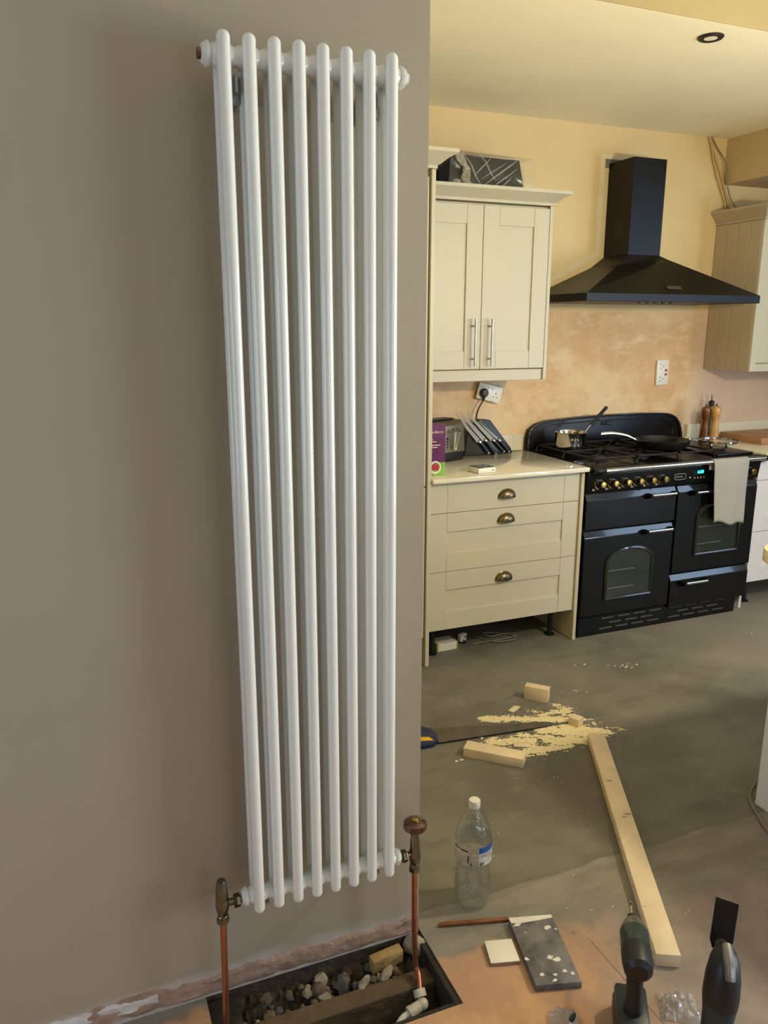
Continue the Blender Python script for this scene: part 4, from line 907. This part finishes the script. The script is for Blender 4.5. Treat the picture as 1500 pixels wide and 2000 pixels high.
for k, (P, r, m, lab) in enumerate((
    (((1384, 266), (1398, 310), (1410, 350), (1420, 390), (1424, 412)), 0.006, 'cable_wire', 'left pale cable coming down the corner onto the right wall cabinet'),
    (((1388, 266), (1392, 305), (1402, 350), (1414, 390), (1418, 412)), 0.005, 'cable_wire', 'middle pale cable in the corner above the right wall cabinet'),
    (((1390, 266), (1402, 290), (1416, 315), (1419, 350), (1426, 385), (1441, 412)), 0.004, 'cable_grey', 'thin dark cable looping out in the corner above the wall cabinet'))):
    bm = BM(); pts = [at(px, py, 'y', YB-0.010-0.006*k-0.03*(i/(len(P)-1))*(k == 2)) for i, (px, py) in enumerate(P)]
    pts[-1].z = 2.2265+r; tube(bm, spline(pts, 5), r, 8); tag(obj('wall_cable', bm, m), lab, 'cable')

# ------------------------------------------------------------------ recessed downlight
c = at(1388, 71, 'z', ZC); t = thing('downlight', 'recessed ceiling spotlight with black ring', 'light', (c.x, c.y, ZC-0.006))
bm = BM(); lathe(bm, [(0.026, 0.0055), (0.026, 0.001), (0.030, -0.002), (0.042, -0.002), (0.046, 0.002), (0.046, 0.0055)], 32, (c.x, c.y, ZC-0.006)); obj('ring', bm, 'black_plastic', t)
bm = BM(); lathe(bm, [(0.0001, -0.0015), (0.024, -0.0005)], 24, (c.x, c.y, ZC-0.006)); obj('lens', bm, 'lamp_diffuser', t)

# ------------------------------------------------------------------ black moulding in clear film on top of the wall cabinet
Z0 = 2.2055
t = thing('wrapped_panel', 'black angular panel wrapped in clear film on the wall cabinet', 'package', (1.92, 3.56, Z0))
P = [(1.70, Z0), (1.68, Z0+0.075), (1.775, Z0+0.155), (2.115, Z0+0.150), (2.150, Z0)]
bm = BM(); prism(bm, [(x, 3.50, z) for x, z in P], (0, 0.16, 0), 0.004); obj('panel', bm, 'panel_black', t)
bm = BM(); nu, nv = 60, 34; V = []
for i in range(nu+1):
    u = i/nu; row = []
    for j in range(nv+1):
        v = j/nv
        x = 1.745+0.44*u; zt = Z0+0.168-0.010*u; k = abs(noise.noise((u*3.2+v*1.6, v*0.9-u*2.2, 3)))+0.35*abs(noise.noise((u*8+v*4, v*2-u*3, 8)))
        if v < 0.72: s = v/0.72; z = Z0+0.002+(zt-Z0)*s; y = 3.488-0.020*k-0.012*(1-s); x += 0.03*(u-0.5)*(1-s)*2
        else: s = (v-0.72)/0.28; z = zt+0.004*k; y = 3.488+0.18*s
        row.append(bm.verts.new((x+0.008*noise.noise((u*3, v*3, 4)), y, z)))
    V.append(row)
for i in range(nu):
    for j in range(nv): bm.faces.new((V[i][j], V[i+1][j], V[i+1][j+1], V[i][j+1]))
fm = obj('film', bm, 'poly_film', t, edge=25)
for (u0, v0), (u1, v1), r in (((905, 300), (940, 362), 0.0035), ((935, 300), (968, 352), 0.003), ((1012, 312), (945, 362), 0.0035), ((1010, 330), (962, 366), 0.003), ((960, 306), (925, 345), 0.0025), ((1016, 318), (1026, 364), 0.004), ((990, 318), (940, 350), 0.002), ((1000, 345), (978, 368), 0.0025), ((925, 306), (1008, 312), 0.002)):
    a, b = at(u0, v0, 'y', 3.472), at(u1, v1, 'y', 3.466); a.z = max(a.z, Z0+0.004); b.z = max(b.z, Z0+0.004)
    bm = BM(); tube(bm, spline([a, a.lerp(b, 0.35)+Vector((0.004, -0.003, 0.003)), a.lerp(b, 0.7)+Vector((-0.003, -0.002, 0)), b], 5), [r*(0.3+0.7*math.sin(PI*i/15)) for i in range(16)], 6); obj('film_fold', bm, 'film_white', t)
bm = BM(); pts = spline([at(893, 298, 'y', 3.475), at(903, 315, 'y', 3.470), at(912, 333, 'y', 3.465), at(908, 348, 'y', 3.465), at(916, 362, 'y', 3.462)], 10)
for s_ in range(6):
    q = [p+Vector((0.016*noise.noise((i*0.22, s_*3.1, 0))+(s_-2.5)*0.006, -0.006*abs(noise.noise((i*0.3, s_, 5))), 0.012*noise.noise((i*0.25, s_*2, 9)))) for i, p in enumerate(pts)]
    tube(bm, q, [0.006+0.006*abs(noise.noise((i*0.5, s_, 2))) for i in range(len(q))], 6)
obj('film_twist', bm, 'film_white', t, edge=20)
bm = BM(); q = at(893, 355, 'y', 3.45); bmesh.ops.create_icosphere(bm, subdivisions=3, radius=0.02)
for v in bm.verts: v.co = Vector((v.co.x*1.3, v.co.y, v.co.z*0.9))*(1+0.5*noise.noise(v.co*70)); 
bmesh.ops.translate(bm, vec=(q.x, q.y, Z0+0.018), verts=bm.verts[:]); obj('film_end', bm, 'film_white', t, edge=20)

# ------------------------------------------------------------------ odds and ends under the drawer cabinet
t = thing('flat_pack', 'small white box with green ends under the drawer cabinet', 'box', (1.665, 3.300, 0), (0, 0, 0.04))
bm = BM(); box(bm, -0.052, 0.052, -0.030, 0.050, 0.0, 0.042, 0.001); obj('sleeve', bm, 'pack_white', t, local=True)
for x0, x1 in ((-0.060, -0.0525), (0.0525, 0.060)):
    bm = BM(); box(bm, x0, x1, -0.029, 0.049, 0.0005, 0.041, 0.001); obj('end_flap', bm, 'pack_green', t, local=True)
p = at(908, 1257, 'z', 0.0); t = thing('plug', 'white three-pin plug lying under the drawer cabinet', 'plug', (p.x, p.y+0.01, 0.0), (0, 0, 0.3))
bm = BM(); box(bm, -0.022, 0.022, -0.002, 0.024, 0.008, 0.050, 0.006, 2); obj('body', bm, 'white_plastic', t, local=True)
for x, z in ((-0.010, 0.020), (0.010, 0.020), (0.0, 0.038)):
    bm = BM(); box(bm, x-0.003, x+0.003, -0.020, -0.001, z-0.003, z+0.003); obj('pin', bm, 'brass', t, local=True)
bm = BM(); box(bm, -0.012, 0.012, -0.010, 0.020, 0.0, 0.0085, 0.001); obj('cord_stop', bm, 'black_plastic', t, local=True)
bm = BM(); pts = [at(px, py, 'z', 0.005) for px, py in ((925, 1257), (950, 1254), (985, 1250), (1005, 1246), (1008, 1240), (985, 1238), (960, 1245), (945, 1240), (975, 1236), (1000, 1240), (1006, 1250), (975, 1256), (950, 1250), (930, 1244))]
for i, p in enumerate(pts): p.z = 0.005+0.0035*(i % 4); p.y = min(p.y, 3.5)
tube(bm, spline(pts, 7), 0.0028, 6); tag(obj('coiled_flex', bm, 'cable_grey'), 'loosely coiled grey flex under the drawer cabinet', 'cable')

# ------------------------------------------------------------------ sawn timber, saw and sawdust
def block(name, corners, h, label, grp=None, knots=()):
    """block with four bottom corners given on the floor"""
    bm = BM(); prism(bm, [(p.x, p.y, 0.0005) for p in corners], (0, 0, h), 0.0015)
    return tag(obj(name, bm, 'softwood'), label, 'wood', grp)
def rect(p0, d, n, l, w_): return [p0, p0+d*l, p0+d*l+n*w_, p0+n*w_]
def flat(v): return Vector((v.x, v.y, 0))
G = 'sawn offcuts on the floor'
# upright block
p0 = flat(at(1024, 1365, 'z', 0)); p1 = flat(at(1070, 1374, 'z', 0)); d = (p1-p0).normalized(); n = Vector((-d.y, d.x, 0)); 
if n.y < 0: n = -n
block('timber_offcut', rect(p0, d, n, (p1-p0).length, 0.040), 0.062, 'upright sawn offcut standing apart beyond the sawdust', G)
# small cube
p0 = flat(at(1110, 1415, 'z', 0)); p1 = flat(at(1131, 1423, 'z', 0)); d = (p1-p0).normalized(); n = Vector((-d.y, d.x, 0)); n = n if n.y > 0 else -n
block('timber_offcut', rect(p0, d, n, 0.046, 0.040), 0.036, 'smallest cube offcut at the end of the sawdust', G)
# long block in front
p0 = flat(at(905, 1478, 'z', 0)); p1 = flat(at(1022, 1501, 'z', 0)); d = (p1-p0).normalized(); n = Vector((-d.y, d.x, 0)); n = n if n.y > 0 else -n
block('timber_offcut', rect(p0, d, n, (p1-p0).length, 0.062), 0.036, 'longest offcut lying in front of the saw', G)
# thin pieces
for px, lab in ((((993, 1390), (1004, 1380), (1017, 1382), (1003, 1393)), 'thin wood chip lying clear of the saw blade'), (((1004, 1460), (1004, 1452), (1037, 1451), (1038, 1461)), 'thin slat of wood half buried in the sawdust')):
    bm = BM(); prism(bm, [flat(at(*q, 'z', 0))+Vector((0, 0, 0.006)) for q in px], (0, 0, 0.006), 0.001); o = tag(obj('wood_chip', bm, 'softwood'), lab, 'wood chip', 'wood chips'); o.location.z = 0.0005
# long timber
zt = 0.038; a0, a1 = flat(at(1147, 1431, 'z', zt)), flat(at(1183, 1431, 'z', zt)); b0, b1_ = flat(at(1281, 1862, 'z', zt)), flat(at(1333, 1867, 'z', zt))
d = ((b0+b1_)-(a0+a1)).normalized(); n = Vector((-d.y, d.x, 0)); m0, m1 = (a0+a1)/2, (b0+b1_)/2; hw = 0.0315
t = thing('timber_length', 'long planed softwood length running towards the power tools', 'timber', ((m0.x+m1.x)/2, (m0.y+m1.y)/2, 0))
bm = BM(); prism(bm, [m0+n*hw, m0-n*hw, m1-n*hw, m1+n*hw], (0, 0, zt), 0.003); bmesh.ops.translate(bm, vec=(0, 0, 0.0005), verts=bm.verts[:]); obj('beam', bm, 'softwood', t)
for f_, s_, r in ((0.30, 0.3, 0.010), (0.47, -0.5, 0.011), (0.485, -0.1, 0.008), (0.85, 0.7, 0.004), (0.56, 0.4, 0.003), (0.60, 0.35, 0.0025)):
    q = m0.lerp(m1, f_)-n*hw*s_; bm = BM(); ell(bm, (0, 0, 0), r*1.3, r*0.5, 0.0006, 12, 6); bmesh.ops.rotate(bm, verts=bm.verts[:], matrix=Matrix.Rotation(math.atan2(n.y, n.x), 3, 'Z')); bmesh.ops.translate(bm, vec=(q.x, q.y, zt+0.0006), verts=bm.verts[:]); obj('knot', bm, 'wood_knot', t)
n_b, d_b = n.copy(), d.copy()
# hand saw
zs = 0.006
t = thing('hand_saw', 'hand saw with navy and yellow handle lying across the floor', 'saw', tuple(flat(at(850, 1440, 'z', 0))))
P = [flat(at(*q, 'z', 0)) for q in ((838, 1425), (960, 1419), (1062, 1412), (1076, 1413), (1082, 1417), (1070, 1421), (960, 1438), (857, 1454), (846, 1440))]
bm = BM(); prism(bm, [p+Vector((0, 0, zs)) for p in P], (0, 0, 0.0012)); obj('blade', bm, 'saw_steel', t, smooth=False)
bm = BM(); tube(bm, [p+Vector((0, 0, zs+0.0008)) for p in (P[5], P[6], P[7])], 0.0022, 6); obj('teeth', bm, 'tooth_black', t)
bm = BM(); H = [flat(at(*q, 'z', 0)) for q in ((800, 1428), (826, 1427), (842, 1432), (853, 1441), (857, 1452), (848, 1460), (828, 1464), (800, 1464))]
prism(bm, [p+Vector((0, 0, 0.001)) for p in H], (0, 0, 0.020), 0.004); obj('handle', bm, 'saw_navy', t)
bm = BM(); H = [flat(at(*q, 'z', .021)) for q in ((822, 1440), (838, 1440), (848, 1446), (820, 1448))]; prism(bm, [p+Vector((0, 0, 0.0205)) for p in H], (0, 0, 0.003), 0.001); obj('handle_inlay', bm, 'saw_yellow', t)
# sawdust: low drifts that follow the saw strokes
SEG = [((945, 1404), (1105, 1405), 5, 1.0), ((1060, 1398), (1110, 1385), 5, 0.75), ((1085, 1378), (1112, 1388), 4, 0.6), ((1060, 1424), (1150, 1430), 8, 1.0), ((1105, 1420), (1185, 1430), 6, 0.9), ((1070, 1445), (1165, 1446), 6, 0.95), ((960, 1450), (1040, 1446), 6, 0.85), ((1020, 1470), (1110, 1456), 5, 0.9), ((1015, 1436), (1080, 1440), 3.5, 0.7), ((1140, 1422), (1215, 1424), 4, 0.45), ((1030, 1388), (1060, 1392), 3, 0.45), ((1100, 1395), (1160, 1412), 5, 0.6), ((1040, 1460), (1060, 1468), 5, 0.8)]
W_ = [(flat(at(*a, 'z', 0)), flat(at(*b, 'z', 0)), 0.0042*r, k) for a, b, r, k in SEG]
bm = BM(); X0, X1, Y0, Y1, st = 1.28, 2.06, 2.12, 2.62, 0.003; nx, ny = int((X1-X0)/st), int((Y1-Y0)/st); H = {}
for i in range(nx+1):
    for j in range(ny+1):
        p = Vector((X0+i*st, Y0+j*st, 0)); h = 0
        for a, b, r, k in W_:
            ab = b-a; s_ = max(0, min(1, (p-a).dot(ab)/ab.length_squared)); dd = (p-(a+ab*s_)).length
            h = max(h, k*math.exp(-(dd/(r*1.35))**2))
        h += 0.50*noise.noise(((p.x-p.y*0.2)*16, (p.y+p.x*0.2)*75, 1))+0.45*noise.noise((p.x*70, p.y*150, 4))+0.35*noise.noise((p.x*230, p.y*230, 7)) if h > 0.05 else 0
        if abs((p-m0).dot(n_b)) < 0.033 and (p-m0).dot(d_b) > -0.002: h = 0
        H[i, j] = h-0.46
V = {}
def gv(i, j):
    if (i, j) not in V: V[i, j] = bm.verts.new((X0+i*st, Y0+j*st, 0.0006+max(0, H[i, j])*0.004))
    return V[i, j]
for i in range(nx):
    for j in range(ny):
        if max(H[i, j], H[i+1, j], H[i, j+1], H[i+1, j+1]) > 0 and sum(h > -0.02 for h in (H[i, j], H[i+1, j], H[i, j+1], H[i+1, j+1])) >= 3: bm.faces.new((gv(i, j), gv(i+1, j), gv(i+1, j+1), gv(i, j+1)))
for k in range(2600):
    a, b, r, kk = random.choice(W_); p = a.lerp(b, random.random())+Vector((random.gauss(0, 0.045), random.gauss(0, 0.03), 0)); s_ = random.choice((0.0007, 0.0011, 0.0016))
    q = [p+Vector((s_*math.cos(a_2+random.uniform(-.4, .4)), s_*math.sin(a_2), 0.0008)) for a_2 in (0, 1.6, 3.1, 4.7)]; bm.faces.new([bm.verts.new(v) for v in q])
tag(obj('sawdust', bm, 'sawdust', edge=70), 'pale yellow sawdust drifts around the saw and offcuts', 'sawdust', kind='stuff')
# plaster crumbs strewn over the floor
bm = BM()
for cx, cy, sp_, nn_ in ((1225, 1298, 14, 14), (1130, 1350, 8, 6), (918, 1438, 18, 9), (940, 1432, 10, 6), (897, 1487, 4, 4), (1120, 1303, 12, 4), (1455, 1235, 6, 3), (1300, 1290, 60, 12), (1000, 1330, 80, 14), (1050, 1520, 60, 12), (1000, 1650, 90, 14), (900, 1278, 60, 10), (1100, 1760, 70, 8), (1400, 1780, 50, 8)):
    for k in range(nn_):
        px, py = random.gauss(cx, sp_), random.gauss(cy, sp_*0.35)
        if px < 830: continue
        p = flat(at(px, py, 'z', 0)); r = random.choice((0.002, 0.003, 0.004, 0.006)) if sp_ < 20 else random.choice((0.001, 0.0014, 0.002))
        m = Matrix.Translation((p.x, p.y, 0.0006+r*0.3)) @ Matrix.Rotation(random.random()*6, 4, 'Z') @ Matrix.Diagonal((r*random.uniform(0.8, 2), r, r*0.35, 1)); bmesh.ops.create_icosphere(bm, subdivisions=1, radius=1, matrix=m)
tag(obj('plaster_crumbs', bm, 'crumb', smooth=False), 'white plaster crumbs strewn over the screed floor', 'crumbs', kind='stuff')

# ------------------------------------------------------------------ water bottle
c = flat(at(922, 1757, 'z', 0)); HB = 0.325; RB = 0.0505
t = thing('water_bottle', 'clear plastic water bottle with white cap standing on the floor', 'bottle', (c.x, c.y, 0.0005))
prof = [(0.0001, 0.010), (0.022, 0.004), (0.036, 0.0), (0.045, 0.006), (RB-0.001, 0.022), (RB-0.003, 0.036), (RB, 0.044), (RB-0.004, 0.052), (RB, 0.060), (RB-0.004, 0.068), (RB, 0.078), (RB-0.001, 0.100), (RB-0.006, 0.118), (RB-0.008, 0.126), (RB-0.004, 0.134), (RB, 0.144), (RB+0.001, 0.205), (RB-0.002, 0.222), (RB-0.010, 0.248), (RB-0.022, 0.275), (0.019, 0.293), (0.014, 0.300), (0.0135, 0.306)]
bm = BM(); lathe(bm, prof, 40)
for v in bm.verts:   # petals and dents
    a = math.atan2(v.co.y, v.co.x)
    if v.co.z < 0.03: f_ = 1+0.06*math.cos(5*a)*(1-v.co.z/0.03)
    elif 0.07 < v.co.z < 0.125: f_ = 1+0.03*math.sin(6*a+v.co.z*90)
    else: f_ = 1
    v.co.x *= f_; v.co.y *= f_
obj('shell', bm, 'pet_plastic', t, local=True, edge=60)
bm = BM(); lathe(bm, [(0.0001, 0.012), (0.034, 0.004), (RB-0.006, 0.016), (RB-0.005, 0.060), (RB-0.004, 0.100), (RB-0.011, 0.126), (RB-0.004, 0.144), (RB-0.003, 0.150), (0.0001, 0.150)], 36); obj('water', bm, 'water', t, local=True)
bm = BM(); lathe(bm, [(0.0155, 0.299), (0.0160, 0.301), (0.0160, 0.318), (0.0145, 0.3205), (0.0001, 0.321)], 24); obj('cap', bm, 'white_plastic', t, local=True)
def strip(a0, a1, z0, z1, r, m, name, parent):
    bm = BM(); n_ = 14; A = [[bm.verts.new((r*math.cos(math.radians(a0+(a1-a0)*i/n_)), r*math.sin(math.radians(a0+(a1-a0)*i/n_)), z)) for z in (z0, z1)] for i in range(n_+1)]
    for i in range(n_): bm.faces.new((A[i][0], A[i+1][0], A[i+1][1], A[i][1]))
    return obj(name, bm, m, parent, local=True)
FA = math.degrees(math.atan2(-c.y, -c.x))   # towards the viewer
r1 = RB+0.0018
strip(FA-100, FA-8, 0.150, 0.204, r1, 'label_clear', 'label', t)
strip(FA+18, FA+98, 0.146, 0.186, r1, 'label_white', 'label', t); strip(FA+18, FA+98, 0.186, 0.204, r1+0.0001, 'label_blue', 'label', t)
strip(FA+98, FA+260, 0.146, 0.206, r1, 'label_blue_back', 'label', t)
for a0, a1, z0, z1, m in ((FA-70, FA-44, 0.190, 0.193, 'tooth_black'), (FA-40, FA-16, 0.1895, 0.1935, 'tooth_black'), (FA-95, FA-12, 0.181, 0.1825, 'white_print'), (FA-95, FA-10, 0.202, 0.2035, 'white_print'), (FA-95, FA-10, 0.150, 0.1515, 'white_print'), (FA-16, FA-12, 0.156, 0.178, 'slot_grey'), (FA-6, FA-3, 0.148, 0.158, 'tooth_black'), (FA+24, FA+80, 0.180, 0.1815, 'slot_grey'), (FA+24, FA+84, 0.1755, 0.1768, 'slot_grey'), (FA+46, FA+82, 0.170, 0.1712, 'slot_grey'), (FA+54, FA+80, 0.164, 0.1652, 'slot_grey'), (FA+50, FA+84, 0.157, 0.1582, 'slot_grey')):
    strip(a0, a1, z0, z1, r1+0.0006, m, 'label_print', t)
am = math.radians(FA+31); pr_ = Vector((math.cos(am), math.sin(am), 0)); tg = Vector((-pr_.y, pr_.x, 0))
text('label_number', '81', 0.0165, t, 'tooth_black', pr_*(r1+0.002)-tg*0.010+Vector((0, 0, 0.149)), tg, (0, 0, 1), 0.0003)

# ------------------------------------------------------------------ slate-grey board, tile and stick
zb = 0.020; Q = [flat(at(*q, 'z', zb)) for q in ((994, 1793), (1078, 1786), (1138, 1917), (1048, 1925))]
t = thing('painted_board', 'dark grey board spattered with white paint beside the tile', 'board', tuple((Q[0]+Q[2])/2))
bm = BM(); prism(bm, [p+Vector((0, 0, 0.001)) for p in Q], (0, 0, zb-0.001), 0.0015); obj('board', bm, 'slate_grey', t)
def quad(u, v): return (Q[0].lerp(Q[1], u)).lerp(Q[3].lerp(Q[2], u), v)
bm = BM(); prism(bm, [quad(u, v)+Vector((0, 0, zb)) for u, v in ((0, 0.0), (0.99, 0.0), (0.99, 0.05), (0.7, 0.07), (0.45, 0.085), (0.2, 0.10), (0.02, 0.085))], (0, 0, 0.0008)); obj('paint_band', bm, 'paint_white', t, smooth=False)
def splat(u, v, r, seed, sx=1.0):
    bm = BM(); pts = []
    for k in range(16):
        a = 2*PI*k/16; rr_ = r*(0.55+0.9*abs(noise.noise((math.cos(a)*1.5+seed, math.sin(a)*1.5, seed)))); p = quad(u, v); pts.append((p.x+rr_*math.cos(a)*sx, p.y+rr_*math.sin(a), zb))
    prism(bm, pts, (0, 0, 0.0006)); obj('paint_splash', bm, 'paint_white', t, smooth=False)
for u, v, r, sx in ((0.03, 0.63, 0.010, 0.8), (0.55, 0.64, 0.011, 1.2), (0.68, 0.675, 0.012, 1.5), (0.78, 0.20, 0.010, 1.8), (0.95, 0.23, 0.005, 1), (0.13, 0.12, 0.008, 1.8), (0.22, 0.86, 0.007, 1.4), (0.5, 0.88, 0.006, 1.6), (0.74, 0.84, 0.009, 1.0), (0.88, 0.88, 0.007, 1.2), (0.45, 0.95, 0.006, 2), (0.25, 0.24, 0.003, 1), (0.6, 0.06, 0.004, 0.6)): splat(u, v, r*0.8, u*31+v*17, sx)
Q2 = [flat(at(*q, 'z', 0.012)) for q in ((947, 1838), (1000, 1833), (1017, 1876), (960, 1881))]
t = thing('wall_tile', 'single square cream glazed tile beside the dark board', 'tile', tuple((Q2[0]+Q2[2])/2))
bm = BM(); prism(bm, [p+Vector((0, 0, 0.0005)) for p in Q2], (0, 0, 0.009), 0.0008); obj('clay_body', bm, 'tile_body', t)
bm = BM(); prism(bm, [p+Vector((0, 0, 0.0096)) for p in Q2], (0, 0, 0.003), 0.001); obj('glaze', bm, 'tile_glaze', t)
a, b = flat(at(858, 1806, 'z', .006)), flat(at(994, 1795, 'z', .006)); d = (b-a).normalized(); n = Vector((-d.y, d.x, 0))*0.0055
bm = BM(); prism(bm, [a+n+Vector((0, 0, 0.001)), a-n+Vector((0, 0, 0.001)), b-n+Vector((0, 0, 0.001)), b+n+Vector((0, 0, 0.001))], (0, 0, 0.009), 0.0015); tag(obj('wooden_stick', bm, 'dark_stick'), 'thin dark wooden stick reaching to the grey board', 'stick')

# ------------------------------------------------------------------ impact driver (stands on its battery, bit pointing away)
t = thing('impact_driver', 'teal cordless impact driver standing on its battery beside the timber', 'power tool', (1.098, 1.180, 0.0005), (0, 0, -0.601))
ZA = 0.205
bm = BM(); lathe(bm, [(0.0001, -0.078), (0.020, -0.076), (0.031, -0.066), (0.034, -0.045), (0.034, -0.012), (0.033, -0.006)], 24, (0, 0, ZA), 'y'); obj('motor_housing', bm, 'tool_black', t, local=True)
bm = BM(); lathe(bm, [(0.033, -0.006), (0.0335, 0.0), (0.0335, 0.030), (0.033, 0.044)], 24, (0, 0, ZA), 'y'); obj('hammer_case', bm, 'tool_case', t, local=True)
bm = BM(); lathe(bm, [(0.033, 0.044), (0.0315, 0.050), (0.028, 0.062), (0.019, 0.082), (0.014, 0.087)], 24, (0, 0, ZA), 'y'); nose = obj('nose', bm, 'tool_grey', t, local=True)
bm = BM(); lathe(bm, [(0.012, 0.086), (0.012, 0.098), (0.0075, 0.102)], 16, (0, 0, ZA), 'y'); obj('chuck', bm, 'tool_black', t, local=True)
bm = BM(); lathe(bm, [(0.0042, 0.10), (0.0042, 0.142), (0.0025, 0.150)], 6, (0, 0, ZA), 'y'); obj('bit', bm, 'chrome', t, local=True)
bm = BM(); tube(bm, [(0, -0.022, ZA-0.015), (0, -0.026, ZA-0.05), (0, -0.034, ZA-0.09), (0, -0.040, 0.062)], [0.022, 0.019, 0.018, 0.022], 16); obj('grip', bm, 'tool_black', t, local=True, edge=50)
bm = BM(); box(bm, -0.010, 0.010, -0.004, 0.014, ZA-0.062, ZA-0.032, 0.004, 2); obj('trigger', bm, 'black_plastic', t, local=True)
bm = BM(); box(bm, -0.036, 0.036, -0.082, 0.038, 0.045, 0.072, 0.008, 2); obj('foot', bm, 'tool_foot', t, local=True)
bm = BM(); box(bm, -0.038, 0.038, -0.085, 0.040, 0.0, 0.045, 0.007, 2); obj('battery', bm, 'tool_black', t, local=True)
bm = BM(); box(bm, -0.030, 0.030, -0.0862, -0.0845, 0.008, 0.034, 0.0005); obj('battery_release', bm, 'tool_grey', t, local=True)
# ------------------------------------------------------------------ multi-tool (stands on its battery, blade upwards)
t = thing('multi_tool', 'teal cordless multi-tool standing upright with a dark flat blade', 'power tool', (1.108, 0.955, 0.0), (-0.10, 0.055, -0.60))
bm = BM(); box(bm, -0.038, 0.038, -0.055, 0.055, 0.0065, 0.066, 0.008, 2); obj('battery', bm, 'tool_black', t, local=True)
def oval(bm, prof, sx=1.0, sy=1.0, seg=24):
    R2 = []
    for r, z, oy in prof: R2.append([bm.verts.new((r*sx*math.cos(2*PI*k/seg), oy+r*sy*math.sin(2*PI*k/seg), z)) for k in range(seg)])
    for a, b in zip(R2, R2[1:]):
        for k in range(seg): bm.faces.new((a[k], a[(k+1) % seg], b[(k+1) % seg], b[k]))
    bm.faces.new(R2[0][::-1]); bm.faces.new(R2[-1])
bm = BM(); oval(bm, [(0.034, 0.066, 0), (0.036, 0.075, 0), (0.031, 0.10, 0), (0.029, 0.16, 0), (0.031, 0.215, 0), (0.034, 0.245, 0.002)], 1, 1.1); obj('grip', bm, 'tool_teal', t, local=True)
bm = BM(); box(bm, -0.016, 0.016, -0.036, -0.026, 0.095, 0.215, 0.004, 2); gp = obj('grip_pad', bm, 'tool_black', t, local=True)
bm = BM(); oval(bm, [(0.0345, 0.2455, 0.002), (0.0355, 0.262, 0.003), (0.034, 0.300, 0.006), (0.029, 0.330, 0.010), (0.022, 0.348, 0.014), (0.012, 0.358, 0.018)], 1, 1.15); obj('gear_head', bm, 'tool_black', t, local=True, edge=50)
bm = BM(); tube(bm, [(0.004, -0.030, 0.318), (0.002, -0.022, 0.338), (0.000, -0.008, 0.354), (-0.001, 0.012, 0.366)], [0.010, 0.011, 0.011, 0.009], 10); obj('clamp_lever', bm, 'tool_grey', t, local=True)
bm = BM(); cyl(bm, (0, 0.02, 0.338), (0, 0.052, 0.338), 0.013, seg=16); obj('arbor', bm, 'tool_grey', t, local=True)
bm = BM(); prism(bm, [(-0.016, 0.053, 0.325), (0.016, 0.053, 0.325), (0.023, 0.053, 0.345), (0.023, 0.053, 0.432), (-0.023, 0.053, 0.440), (-0.023, 0.053, 0.345)], (0, 0.0015, 0)); obj('saw_blade', bm, 'tool_blade', t, local=True, smooth=False)
# ------------------------------------------------------------------ crumpled bags
def bag(name, px, py, sx, sy, rot, seed, label):
    c = flat(at(px, py, 'z', 0)); bm = BM(); n_ = 26; V = []
    for i in range(n_+1):
        row = []
        for j in range(n_+1):
            u, v = i/n_*2-1, j/n_*2-1
            e = max(0, 1-max(abs(u), abs(v))**4)
            z = 0.003+0.030*e*(0.35+abs(noise.noise((u*1.7+seed, v*1.7, seed)))+0.8*abs(noise.noise((u*4+seed, v*4, 2))))
            row.append(bm.verts.new((u*sx*(1+0.12*noise.noise((v*2, seed, 1))), v*sy*(1+0.12*noise.noise((u*2, seed, 6))), z)))
        V.append(row)
    for i in range(n_):
        for j in range(n_): bm.faces.new((V[i][j], V[i+1][j], V[i+1][j+1], V[i][j+1]))
    o = obj(name, bm, 'poly_bag', local=True, edge=12); o.location = (c.x, c.y, 0.0); o.rotation_euler = (0, 0, rot); tag(o, label, 'bag'); return o
bag('plastic_bag', 1326, 1972, 0.045, 0.038, -0.5, 3.3, 'crumpled clear plastic bag between the two power tools')
bag('plastic_bag', 1102, 1995, 0.036, 0.020, -0.4, 7.7, 'small flat clear bag left of the impact driver')
a, b = at(1117, 1992, 'z', 0.04), at(1122, 1982, 'z', 0.04); bm = BM(); tube(bm, [a, a.lerp(b, 0.6), b+(b-a)*0.2], [0.006, 0.006, 0.004], 10)
o = tag(obj('wall_plug', bm, 'tool_teal'), 'short dark peg lying on the small clear bag', 'peg')
